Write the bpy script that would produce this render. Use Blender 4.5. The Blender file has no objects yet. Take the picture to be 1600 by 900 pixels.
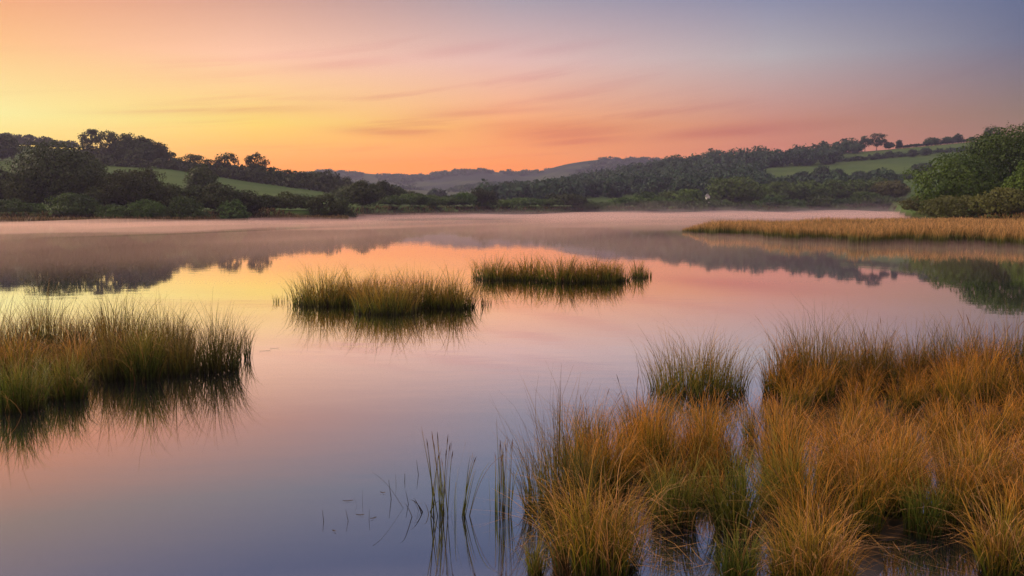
import bpy, math, random
import numpy as np
from mathutils import Vector

rng = np.random.default_rng(7)
random.seed(7)
sc = bpy.context.scene
COL = sc.collection

# ------------------------------------------------------------------ camera
F = 1386.0                      # focal length in pixels of a 1600 px wide frame
CAM_H = 2.5
TH = math.atan(125.0 / F)       # pitch below the horizon
CT, ST = math.cos(TH), math.sin(TH)


def spot(px, py, Y):
    """x and z of a sight line at the depth Y (used to size things from the survey of the photo)."""
    a = (px - 800.0) / F
    b = (450.0 - py) / F
    t = Y / (CT + b * ST)
    return a * t, CAM_H + t * (b * CT - ST)


def zpix(py, Y):
    b = (450.0 - py) / F
    return CAM_H + Y * (b * CT - ST) / (CT + b * ST)


def xpix(px, Y):
    return (px - 800.0) / F * Y * 1.0


def depth(py, z=0.0):
    """depth at which a sight line of row py meets height z"""
    b = (450.0 - py) / F
    s = (b * CT - ST) / (CT + b * ST)
    return (z - CAM_H) / s


cam_d = bpy.data.cameras.new("camera")
cam_d.sensor_width = 36.0
cam_d.lens = 36.0 * F / 1600.0
cam_d.clip_end = 8000.0
cam_d.clip_start = 0.1
cam = bpy.data.objects.new("camera", cam_d)
COL.objects.link(cam)
cam.location = (0, 0, CAM_H)
cam.rotation_euler = (math.radians(90) - TH, 0, 0)
sc.camera = cam


# ------------------------------------------------------------------ helpers
def lin(c):
    out = []
    for v in c[:3]:
        v /= 255.0
        out.append(v / 12.92 if v <= 0.04045 else ((v + 0.055) / 1.055) ** 2.4)
    return out


def tag(o, label=None, cat=None, group=None, kind=None):
    if label: o["label"] = label
    if cat: o["category"] = cat
    if group: o["group"] = group
    if kind: o["kind"] = kind
    return o


def mesh_obj(name, V, Q, mat=None, parent=None, uv=None, smooth=False, loc=None):
    """V (n,3), Q (m,4) or (m,3) numpy arrays -> one mesh object"""
    me = bpy.data.meshes.new(name)
    V = np.asarray(V, dtype=np.float32)
    Q = np.asarray(Q, dtype=np.int32)
    k = Q.shape[1]
    me.vertices.add(len(V))
    me.vertices.foreach_set("co", V.ravel())
    me.loops.add(Q.size)
    me.loops.foreach_set("vertex_index", Q.ravel())
    me.polygons.add(len(Q))
    me.polygons.foreach_set("loop_start", np.arange(0, Q.size, k, dtype=np.int32))
    if smooth:
        me.polygons.foreach_set("use_smooth", np.ones(len(Q), dtype=bool))
    if uv is not None:
        l = me.uv_layers.new(name="UVMap")
        l.data.foreach_set("uv", np.asarray(uv, dtype=np.float32)[Q.ravel()].ravel())
    me.update(calc_edges=True)
    me.validate()
    o = bpy.data.objects.new(name, me)
    if mat: me.materials.append(mat)
    COL.objects.link(o)
    if parent: o.parent = parent
    if loc is not None: o.location = loc
    return o


def empty(name, loc):
    o = bpy.data.objects.new(name, None)
    COL.objects.link(o)
    o.location = loc
    o.empty_display_size = 0.3
    return o


def new_mat(name):
    m = bpy.data.materials.new(name)
    m.use_nodes = True
    nt = m.node_tree
    nt.nodes.clear()
    out = nt.nodes.new("ShaderNodeOutputMaterial")
    return m, nt, out


def ramp(nt, stops, interp="LINEAR"):
    r = nt.nodes.new("ShaderNodeValToRGB")
    r.color_ramp.interpolation = interp
    els = r.color_ramp.elements
    while len(els) < len(stops):
        els.new(0.5)
    for e, (p, c) in zip(els, stops):
        e.position = p
        e.color = (c[0], c[1], c[2], 1.0)
    return r


def mixcol(nt, fac, a, b, blend="MIX"):
    n = nt.nodes.new("ShaderNodeMix")
    n.data_type = "RGBA"
    n.blend_type = blend
    for sock, v in ((n.inputs[0], fac), (n.inputs[6], a), (n.inputs[7], b)):
        if hasattr(v, "is_linked") or hasattr(v, "links"):
            nt.links.new(v, sock)
        elif isinstance(v, (int, float)):
            sock.default_value = v
        else:
            sock.default_value = (*v[:3], 1.0)
    return n.outputs[2]


def math_n(nt, op, a, b=None, clamp=False):
    n = nt.nodes.new("ShaderNodeMath")
    n.operation = op
    n.use_clamp = clamp
    for i, v in enumerate((a, b)):
        if v is None: continue
        if isinstance(v, (int, float)): n.inputs[i].default_value = v
        else: nt.links.new(v, n.inputs[i])
    return n.outputs[0]


def maprange(nt, v, a, b, c=0.0, d=1.0, smooth=False):
    n = nt.nodes.new("ShaderNodeMapRange")
    n.interpolation_type = "SMOOTHSTEP" if smooth else "LINEAR"
    nt.links.new(v, n.inputs[0])
    for i, x in enumerate((a, b, c, d)): n.inputs[i + 1].default_value = x
    return n.outputs[0]


# ------------------------------------------------------------------ materials
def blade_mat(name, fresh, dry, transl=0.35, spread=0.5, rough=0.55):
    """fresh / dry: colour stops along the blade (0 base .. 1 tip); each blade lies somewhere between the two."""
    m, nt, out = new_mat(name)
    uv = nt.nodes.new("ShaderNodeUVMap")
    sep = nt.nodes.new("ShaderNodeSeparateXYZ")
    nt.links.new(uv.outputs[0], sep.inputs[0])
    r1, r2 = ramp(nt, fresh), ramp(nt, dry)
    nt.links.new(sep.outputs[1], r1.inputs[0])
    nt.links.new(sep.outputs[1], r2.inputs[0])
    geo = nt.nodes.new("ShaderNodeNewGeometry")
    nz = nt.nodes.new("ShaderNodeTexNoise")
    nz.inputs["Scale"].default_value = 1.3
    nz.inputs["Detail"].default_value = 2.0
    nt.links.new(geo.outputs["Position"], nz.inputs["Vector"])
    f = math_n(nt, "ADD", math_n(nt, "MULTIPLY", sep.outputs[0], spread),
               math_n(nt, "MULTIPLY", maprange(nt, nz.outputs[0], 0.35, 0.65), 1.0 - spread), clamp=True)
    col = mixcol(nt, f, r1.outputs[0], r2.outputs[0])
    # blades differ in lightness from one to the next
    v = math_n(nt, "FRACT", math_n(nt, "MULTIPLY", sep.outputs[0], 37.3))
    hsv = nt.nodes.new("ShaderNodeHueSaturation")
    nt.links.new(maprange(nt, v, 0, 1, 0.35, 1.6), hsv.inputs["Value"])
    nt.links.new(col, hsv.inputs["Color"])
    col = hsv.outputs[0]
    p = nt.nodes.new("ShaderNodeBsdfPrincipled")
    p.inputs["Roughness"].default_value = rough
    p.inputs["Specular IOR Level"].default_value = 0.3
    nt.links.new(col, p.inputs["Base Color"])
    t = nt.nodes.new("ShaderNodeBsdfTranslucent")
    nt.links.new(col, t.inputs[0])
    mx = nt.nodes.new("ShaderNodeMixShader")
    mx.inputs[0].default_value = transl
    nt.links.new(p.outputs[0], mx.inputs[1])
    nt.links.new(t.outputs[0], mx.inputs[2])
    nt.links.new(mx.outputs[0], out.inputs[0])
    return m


G_DARK = (0.030, 0.045, 0.012)
G_MID = (0.075, 0.12, 0.022)
G_LIT = (0.14, 0.19, 0.035)
GOLD = (0.46, 0.22, 0.045)
STRAW = (0.62, 0.34, 0.13)
RUST = (0.40, 0.15, 0.035)
M_SEDGE = blade_mat("golden_sedge",  # green bases, darkened further to paint in the shade between blades
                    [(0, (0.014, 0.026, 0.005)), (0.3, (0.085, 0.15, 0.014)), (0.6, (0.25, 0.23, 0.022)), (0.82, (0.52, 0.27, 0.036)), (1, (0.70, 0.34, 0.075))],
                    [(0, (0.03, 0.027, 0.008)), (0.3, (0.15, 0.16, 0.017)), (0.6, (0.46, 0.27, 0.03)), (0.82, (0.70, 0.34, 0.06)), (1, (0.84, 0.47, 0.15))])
M_ORANGE = blade_mat("orange_sedge",  # lower stops also darkened: shade low in the sedge is in the colour
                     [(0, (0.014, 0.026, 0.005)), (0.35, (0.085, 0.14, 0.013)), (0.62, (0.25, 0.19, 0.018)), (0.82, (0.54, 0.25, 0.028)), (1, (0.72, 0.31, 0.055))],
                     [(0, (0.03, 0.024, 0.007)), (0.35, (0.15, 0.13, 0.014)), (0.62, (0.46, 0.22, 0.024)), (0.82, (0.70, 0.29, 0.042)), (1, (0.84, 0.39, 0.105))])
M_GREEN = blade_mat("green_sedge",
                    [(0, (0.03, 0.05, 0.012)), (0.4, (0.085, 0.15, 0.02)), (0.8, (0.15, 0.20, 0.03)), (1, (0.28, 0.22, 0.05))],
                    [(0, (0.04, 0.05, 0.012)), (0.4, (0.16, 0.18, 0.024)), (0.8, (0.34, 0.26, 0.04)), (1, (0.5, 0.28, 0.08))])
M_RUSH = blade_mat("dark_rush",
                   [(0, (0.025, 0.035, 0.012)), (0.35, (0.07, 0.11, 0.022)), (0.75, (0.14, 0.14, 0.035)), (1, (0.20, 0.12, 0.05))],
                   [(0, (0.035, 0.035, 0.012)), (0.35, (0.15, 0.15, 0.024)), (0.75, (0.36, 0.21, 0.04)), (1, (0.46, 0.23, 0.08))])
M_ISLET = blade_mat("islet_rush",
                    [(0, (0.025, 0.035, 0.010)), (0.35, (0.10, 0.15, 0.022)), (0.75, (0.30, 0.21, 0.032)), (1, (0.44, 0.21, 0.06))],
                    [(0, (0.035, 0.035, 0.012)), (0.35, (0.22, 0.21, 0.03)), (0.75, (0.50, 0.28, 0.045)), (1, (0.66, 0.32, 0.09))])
M_STRAW = blade_mat("straw_blades",
                    [(0, (0.12, 0.08, 0.03)), (0.5, (0.45, 0.25, 0.07)), (1, (0.66, 0.36, 0.15))],
                    [(0, (0.16, 0.09, 0.04)), (0.5, (0.58, 0.30, 0.10)), (1, (0.74, 0.44, 0.21))], transl=0.3)
M_STEM = blade_mat("seed_stems",
                   [(0, (0.05, 0.06, 0.015)), (0.6, (0.16, 0.11, 0.03)), (0.85, (0.17, 0.09, 0.035)), (1, (0.12, 0.06, 0.03))],
                   [(0, (0.07, 0.06, 0.02)), (0.6, (0.30, 0.16, 0.04)), (0.85, (0.28, 0.13, 0.05)), (1, (0.20, 0.09, 0.04))], transl=0.15)
M_FRINGE = blade_mat("shore_reed_blades", [(0, (0.03, 0.03, 0.012)), (0.5, (0.09, 0.075, 0.025)), (1, (0.16, 0.11, 0.04))],
                     [(0, (0.04, 0.03, 0.014)), (0.5, (0.14, 0.09, 0.03)), (1, (0.24, 0.14, 0.06))])
M_REED = blade_mat("reed_bed_blades",
                   [(0, (0.03, 0.045, 0.012)), (0.4, (0.08, 0.10, 0.02)), (0.7, (0.32, 0.20, 0.055)), (1, (0.54, 0.31, 0.12))],
                   [(0, (0.04, 0.045, 0.015)), (0.4, (0.13, 0.12, 0.025)), (0.7, (0.44, 0.24, 0.07)), (1, (0.66, 0.38, 0.16))])


def leaf_mat(name, dark, light, transl=0.25):
    m, nt, out = new_mat(name)
    uv = nt.nodes.new("ShaderNodeUVMap")
    sep = nt.nodes.new("ShaderNodeSeparateXYZ")
    nt.links.new(uv.outputs[0], sep.inputs[0])
    geo = nt.nodes.new("ShaderNodeNewGeometry")
    nz = nt.nodes.new("ShaderNodeTexNoise")
    nz.inputs["Scale"].default_value = 0.16
    nz.inputs["Detail"].default_value = 1.0
    nt.links.new(geo.outputs["Position"], nz.inputs["Vector"])
    f = math_n(nt, "ADD", math_n(nt, "MULTIPLY", sep.outputs[0], 0.4),
               math_n(nt, "MULTIPLY", maprange(nt, nz.outputs[0], 0.35, 0.65), 0.6), clamp=True)
    oi = nt.nodes.new("ShaderNodeObjectInfo")
    hsv = nt.nodes.new("ShaderNodeHueSaturation")
    nt.links.new(maprange(nt, oi.outputs["Random"], 0, 1, 0.482, 0.512), hsv.inputs["Hue"])
    nt.links.new(maprange(nt, math_n(nt, "FRACT", math_n(nt, "MULTIPLY", oi.outputs["Random"], 13.7)), 0, 1, 0.72, 1.22), hsv.inputs["Value"])
    nt.links.new(mixcol(nt, f, dark, light), hsv.inputs["Color"])
    col = hsv.outputs[0]
    p = nt.nodes.new("ShaderNodeBsdfPrincipled")
    p.inputs["Roughness"].default_value = 0.6
    p.inputs["Specular IOR Level"].default_value = 0.25
    nt.links.new(col, p.inputs["Base Color"])
    t = nt.nodes.new("ShaderNodeBsdfTranslucent")
    nt.links.new(col, t.inputs[0])
    mx = nt.nodes.new("ShaderNodeMixShader")
    mx.inputs[0].default_value = transl
    nt.links.new(p.outputs[0], mx.inputs[1])
    nt.links.new(t.outputs[0], mx.inputs[2])
    nt.links.new(mx.outputs[0], out.inputs[0])
    return m


L_DARK = leaf_mat("dark_green_leaves", (0.030, 0.050, 0.014), (0.068, 0.092, 0.024))
L_MID = leaf_mat("mid_green_leaves", (0.036, 0.080, 0.015), (0.092, 0.165, 0.028))
L_DEEP = leaf_mat("deep_green_leaves", (0.028, 0.062, 0.011), (0.092, 0.150, 0.022))
L_BRIGHT = leaf_mat("bright_green_leaves", (0.06, 0.12, 0.014), (0.13, 0.21, 0.026))
L_OLIVE = leaf_mat("olive_leaves", (0.07, 0.085, 0.02), (0.14, 0.15, 0.036))
L_WOOD = leaf_mat("wooded_slope_leaves", (0.012, 0.036, 0.020), (0.058, 0.112, 0.052))


def plain_mat(name, c1, c2, scale=3.0, rough=0.85, bump=0.0):
    m, nt, out = new_mat(name)
    geo = nt.nodes.new("ShaderNodeNewGeometry")
    nz = nt.nodes.new("ShaderNodeTexNoise")
    nz.inputs["Scale"].default_value = scale
    nz.inputs["Detail"].default_value = 5.0
    nt.links.new(geo.outputs["Position"], nz.inputs["Vector"])
    col = mixcol(nt, maprange(nt, nz.outputs[0], 0.3, 0.7), c1, c2)
    p = nt.nodes.new("ShaderNodeBsdfPrincipled")
    p.inputs["Roughness"].default_value = rough
    nt.links.new(col, p.inputs["Base Color"])
    if bump:
        b = nt.nodes.new("ShaderNodeBump")
        b.inputs["Strength"].default_value = bump
        nt.links.new(nz.outputs[0], b.inputs["Height"])
        nt.links.new(b.outputs[0], p.inputs["Normal"])
    nt.links.new(p.outputs[0], out.inputs[0])
    return m


M_BARK = plain_mat("bark", (0.05, 0.035, 0.025), (0.10, 0.075, 0.05), 4.0)
M_PEAT = plain_mat("wet_peat", (0.006, 0.006, 0.004), (0.014, 0.011, 0.007), 5.0, 0.35, 0.4)
M_WALL = plain_mat("limewash", (0.72, 0.70, 0.67), (0.8, 0.78, 0.75), 1.0)
M_SLATE = plain_mat("slate", (0.10, 0.10, 0.12), (0.16, 0.16, 0.18), 2.0)
M_TWIG = plain_mat("dead_twig", (0.04, 0.03, 0.022), (0.07, 0.05, 0.035), 8.0)


def terrain_mat():
    m, nt, out = new_mat("pasture_and_far_woods")
    geo = nt.nodes.new("ShaderNodeNewGeometry")
    sep = nt.nodes.new("ShaderNodeSeparateXYZ")
    nt.links.new(geo.outputs["Position"], sep.inputs[0])
    n1 = nt.nodes.new("ShaderNodeTexNoise"); n1.inputs["Scale"].default_value = 0.02; n1.inputs["Detail"].default_value = 6
    n2 = nt.nodes.new("ShaderNodeTexNoise"); n2.inputs["Scale"].default_value = 0.35; n2.inputs["Detail"].default_value = 4
    n3 = nt.nodes.new("ShaderNodeTexNoise"); n3.inputs["Scale"].default_value = 0.006; n3.inputs["Detail"].default_value = 5
    for n in (n1, n2, n3): nt.links.new(geo.outputs["Position"], n.inputs["Vector"])
    g = mixcol(nt, maprange(nt, n1.outputs[0], 0.35, 0.65), (0.042, 0.096, 0.020), (0.078, 0.136, 0.030))
    g = mixcol(nt, math_n(nt, "MULTIPLY", maprange(nt, n2.outputs[0], 0.4, 0.7), 0.35), g, (0.11, 0.12, 0.035))
    far = mixcol(nt, maprange(nt, n3.outputs[0], 0.46, 0.56), (0.025, 0.042, 0.028), (0.06, 0.085, 0.035))
    col = mixcol(nt, maprange(nt, sep.outputs[1], 1150, 1300, smooth=True), g, far)
    low = mixcol(nt, maprange(nt, sep.outputs[2], 0.4, 1.6), (0.06, 0.05, 0.025), col)
    p = nt.nodes.new("ShaderNodeBsdfPrincipled")
    p.inputs["Roughness"].default_value = 0.9
    p.inputs["Specular IOR Level"].default_value = 0.1
    nt.links.new(low, p.inputs["Base Color"])
    nt.links.new(p.outputs[0], out.inputs[0])
    return m


def water_mat():
    m, nt, out = new_mat("still_water")
    geo = nt.nodes.new("ShaderNodeNewGeometry")
    mp = nt.nodes.new("ShaderNodeMapping")
    mp.inputs["Scale"].default_value = (0.8, 1.6, 1.0)
    nt.links.new(geo.outputs["Position"], mp.inputs[0])
    n1 = nt.nodes.new("ShaderNodeTexNoise"); n1.inputs["Scale"].default_value = 1.1; n1.inputs["Detail"].default_value = 2.0
    n2 = nt.nodes.new("ShaderNodeTexNoise"); n2.inputs["Scale"].default_value = 0.07; n2.inputs["Detail"].default_value = 2.0
    nt.links.new(mp.outputs[0], n1.inputs["Vector"]); nt.links.new(mp.outputs[0], n2.inputs["Vector"])
    b = nt.nodes.new("ShaderNodeBump")
    b.inputs["Strength"].default_value = 1.0
    b.inputs["Distance"].default_value = 0.0022
    h = math_n(nt, "MULTIPLY", n1.outputs[0], maprange(nt, n2.outputs[0], 0.4, 0.65, 0.25, 1.0))
    nt.links.new(h, b.inputs["Height"])
    fr = nt.nodes.new("ShaderNodeFresnel"); fr.inputs["IOR"].default_value = 1.33
    fac = math_n(nt, "ADD", math_n(nt, "POWER", fr.outputs[0], 0.55), 0.30, clamp=True)
    gl = nt.nodes.new("ShaderNodeBsdfGlossy")
    gl.inputs["Color"].default_value = (0.97, 0.97, 0.98, 1)
    gl.inputs["Roughness"].default_value = 0.025
    nt.links.new(b.outputs[0], gl.inputs["Normal"])
    df = nt.nodes.new("ShaderNodeBsdfDiffuse"); df.inputs[0].default_value = (0.012, 0.014, 0.022, 1)
    mx = nt.nodes.new("ShaderNodeMixShader")
    nt.links.new(fac, mx.inputs[0]); nt.links.new(df.outputs[0], mx.inputs[1]); nt.links.new(gl.outputs[0], mx.inputs[2])
    nt.links.new(mx.outputs[0], out.inputs[0])
    return m


def vol_mat(name, color, density, aniso):
    m, nt, out = new_mat(name)
    v = nt.nodes.new("ShaderNodeVolumePrincipled")
    v.inputs["Color"].default_value = (*color, 1)
    v.inputs["Density"].default_value = density
    v.inputs["Anisotropy"].default_value = aniso
    nt.links.new(v.outputs[0], out.inputs["Volume"])
    return m


# ------------------------------------------------------------------ terrain
PXS = np.array([-1600, -400, 0, 130, 270, 400, 530, 640, 700, 780, 900, 1050, 1200, 1350, 1500, 1600, 2000, 3200.0])
# rows of the ground seen against the photo, at some depths (pixel rows of the 1600x900 photo)
ROWS = {
    260: [322, 322, 321, 321, 321, 322, 323, 325, 326, 326, 328, 330, 330, 328, 318, 312, 305, 305],
    450: [225, 236, 250, 255, 263, 285, 304, 319, 321, 322, 322, 322, 322, 321, 312, 300, 290, 285],
    560: [225, 236, 250, 255, 263, 288, 306, 320, 322, 322, 314, 308, 305, 303, 296, 288, 280, 275],
    750: [195, 208, 224, 235, 262, 287, 306, 320, 322, 321, 303, 289, 280, 273, 262, 256, 250, 240],
    1000: [210, 225, 240, 250, 268, 290, 308, 320, 322, 318, 292, 263, 245, 236, 222, 213, 195, 190],
    1250: [260, 270, 280, 290, 300, 310, 316, 320, 321, 319, 300, 280, 265, 255, 245, 235, 220, 210],
    1700: [300, 300, 300, 300, 298, 296, 288, 296, 297, 289, 292, 296, 290, 280, 270, 260, 250, 240],
    2000: [300, 300, 300, 300, 298, 296, 293, 300, 301, 294, 294, 290, 290, 280, 275, 270, 265, 260],
    2600: [290, 285, 280, 278, 276, 274, 269, 275, 270, 268, 252, 250, 256, 262, 270, 275, 280, 290],
    2800: [300, 300, 300, 300, 300, 300, 300, 300, 300, 300, 300, 300, 300, 300, 300, 300, 300, 300],
}
FAR_PX = np.array([-1600, 0, 400, 470, 520, 560, 600, 640, 680, 696, 715, 750, 790, 840, 860, 885, 915, 955, 1000, 1050, 1120, 1300, 1600, 3200.0])
FAR_PY = np.array([290, 280, 276, 269, 268, 270, 273, 276, 273, 269, 266, 266, 270, 269, 263, 256, 251, 247, 248, 250, 254, 262, 275, 290.0])
SH_PX = np.array([-1600, -400, 0, 300, 530, 600, 700, 900, 1200, 1390, 1420, 1500, 1600, 2000, 3200.0])
SH_Y = np.array([120, 140, 160, 172, 200, 275, 320, 375, 455, 480, 175, 138, 130, 110, 90.0])
_ys = sorted(ROWS)


def vnoise(x, y, seed=0):
    """cheap smooth value noise, about -1..1"""
    s = np.zeros_like(x)
    r = np.random.default_rng(seed)
    for k in range(7):
        a = r.uniform(0, 6.28); f = r.uniform(0.6, 1.8); p = r.uniform(0, 6.28)
        s += np.sin((x * math.cos(a) + y * math.sin(a)) * f + p)
    return s / 3.2


def ground(x, Y):
    x = np.asarray(x, float); Y = np.asarray(Y, float)
    px = 800 + x / Y * F
    zs = []
    for yy in _ys:
        if yy == 2600:
            r = np.interp(px, FAR_PX, FAR_PY)
        else:
            r = np.interp(px, PXS, ROWS[yy])
        zs.append(zpix(r, yy))
    zs = np.array(zs)
    z = np.zeros_like(px)
    for i in range(len(_ys) - 1):
        y0, y1 = _ys[i], _ys[i + 1]
        t = np.clip((Y - y0) / (y1 - y0), 0, 1)
        m = (Y >= y0) & (Y <= y1)
        z = np.where(m, zs[i] * (1 - t) + zs[i + 1] * t, z)
    z = np.where(Y < _ys[0], 1.0 + (zs[0] - 1.0) * np.clip((Y - 150) / 110, 0, 1), z)
    z = np.where(Y > _ys[-1], zs[-1], z)
    z = z + vnoise(x / 60, Y / 60, 3) * np.clip((Y - 250) / 300, 0, 1) * 0.7
    z = np.where(Y > 1300, z + vnoise(x / 25, Y / 40, 5) * 1.2, z)
    sh = np.interp(px, SH_PX, SH_Y)
    mk = np.clip((Y - sh) / 12.0, 0, 1)
    mk = mk * mk * (3 - 2 * mk)
    z = -1.5 * (1 - mk) + np.maximum(z, 0.5) * mk
    return z


def gz(x, Y):
    return float(ground(np.array([x]), np.array([Y]))[0])


def build_terrain():
    px = np.concatenate([np.arange(-1600, -400, 60), np.arange(-400, 2000, 8), np.arange(2000, 3201, 60)])
    ys = np.concatenate([np.arange(84, 260, 4), np.arange(260, 600, 8), np.arange(600, 1300, 14), np.arange(1300, 2840, 22)])
    PX, YY = np.meshgrid(px, ys)
    X = (PX - 800) / F * YY
    Z = ground(X, YY)
    nv, nu = X.shape
    V = np.stack([X, YY, Z], -1).reshape(-1, 3)
    i = np.arange(nv - 1)[:, None] * nu + np.arange(nu - 1)[None, :]
    Q = np.stack([i, i + 1, i + nu + 1, i + nu], -1).reshape(-1, 4)
    o = mesh_obj("hills", V, Q, terrain_mat(), smooth=True)
    tag(o, kind="structure")


build_terrain()


def sheet(name, x0, x1, y0, y1, z, mat):
    o = mesh_obj(name, [(x0, y0, z), (x1, y0, z), (x1, y1, z), (x0, y1, z)], [(0, 1, 2, 3)], mat)
    tag(o, kind="structure")
    return o


sheet("ground", -3300, 3300, -70, 2840, -1.6, M_PEAT)
sheet("lake_water", -700, 900, -60, 620, 0.0, water_mat())


# ------------------------------------------------------------------ blades
def blades(base, h, phi, lean, arch, droop, w, k=5, seed_head=0.0, r=None, taper=0.15, kink=None):
    """n curved ribbon blades. lean = straight part of the horizontal run / h, arch = curved part, droop = how far the tip falls"""
    n = len(base)
    t = np.linspace(0, 1, k + 1)[None, :]
    hh = h[:, None]
    p = rng.uniform(2.0, 4.6, n)[:, None]        # where along its length the blade bends over
    rr = hh * (lean[:, None] * t + arch[:, None] * t ** p)
    zz = hh * (t - droop[:, None] * t ** (p + 0.8))
    # sideways wobble
    wob = rng.normal(0, 0.028, (n, 1)) * t * np.sin(t * rng.uniform(2, 7, (n, 1))) * hh
    cx, sx = np.cos(phi)[:, None], np.sin(phi)[:, None]
    P = np.stack([base[:, 0:1] + rr * cx - wob * sx, base[:, 1:2] + rr * sx + wob * cx, base[:, 2:3] + zz], -1)
    sa = phi + math.pi / 2 + rng.normal(0, 0.9, n)
    side = np.stack([np.cos(sa), np.sin(sa), np.zeros(n)], -1)[:, None, :]
    prof = np.clip(1.0 - (1 - taper) * t ** 1.6, 0.05, 1) * np.ones((n, 1))
    if seed_head:
        prof = np.where((t > 0.86) & (t < 0.97), prof + seed_head, prof)
    half = (0.5 * w[:, None] * prof)[..., None] * side
    V = np.stack([P - half, P + half], 2).reshape(-1, 3)
    if r is None: r = rng.random(n)
    U = np.stack([np.repeat(r[:, None], k + 1, 1), np.repeat(t, n, 0)], -1)
    U = np.repeat(U[:, :, None, :], 2, 2).reshape(-1, 2)
    b = np.arange(n)[:, None] * (k + 1) * 2 + np.arange(k)[None, :] * 2
    Q = np.stack([b, b + 1, b + 3, b + 2], -1).reshape(-1, 4)
    return V, Q, U


def join(parts):
    Vs, Qs, Us, o = [], [], [], 0
    for V, Q, U in parts:
        Vs.append(V); Qs.append(Q + o); Us.append(U); o += len(V)
    return np.concatenate(Vs), np.concatenate(Qs), np.concatenate(Us)


def disc(n, rx, ry, p=0.5):
    a = rng.uniform(0, 2 * math.pi, n)
    d = rng.random(n) ** p
    return np.stack([np.cos(a) * d * rx, np.sin(a) * d * ry, np.zeros(n)], -1), a, d


def tuft(n, h, rx, ry, w, splay=0.35, arch=0.25, droop=0.12, hvar=0.22, k=5, seed_head=0.0, zbase=-0.03, taper=0.15, arch_tail=0.0, edge=0.25, stray=0.05, shoots=True):
    b, a, d = disc(n, rx, ry, 0.62)
    b[:, 2] = zbase
    # the tuft is a crowd of smaller shoots, each with its own height and lean
    ns = max(3, min(26, n // 26))
    sa, sd = rng.uniform(0, 6.283, ns), rng.random(ns) ** 0.5
    sx, sy = np.cos(sa) * sd, np.sin(sa) * sd
    ji = np.argmin((b[:, 0:1] / rx - sx[None, :]) ** 2 + (b[:, 1:2] / ry - sy[None, :]) ** 2, 1)
    pull = rng.uniform(0.05, 0.4, n) * (1.0 if shoots else 0.0)
    b[:, 0] += (sx[ji] * rx - b[:, 0]) * pull
    b[:, 1] += (sy[ji] * ry - b[:, 1]) * pull
    st = rng.random(n) < stray
    b[:, :2] *= np.where(st, rng.uniform(1.1, 1.45, n), 1.0)[:, None]
    phi = a + rng.normal(0, 1.05, n)
    sh_ = rng.uniform(0.66, 1.1, ns)
    H = h * np.clip(rng.normal(0.88, hvar, n), 0.25, 1.22) * (1 - edge * d ** 2) * sh_[ji]
    ln = splay * 0.62 * d * rng.uniform(0.2, 1.2, n) + rng.normal(0, 0.05, n)
    ar = arch * 1.35 * rng.uniform(0.0, 1.5, n)
    dr = droop * rng.uniform(0, 1.8, n)
    if arch_tail:
        m = rng.random(n) < arch_tail
        ar = np.where(m, rng.uniform(0.35, 0.8, n), ar)
        dr = np.where(m, rng.uniform(0.25, 0.6, n), dr)
    return blades(b, H, phi, ln, ar, dr, w * rng.uniform(0.7, 1.3, n), k, seed_head, taper=taper)


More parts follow.
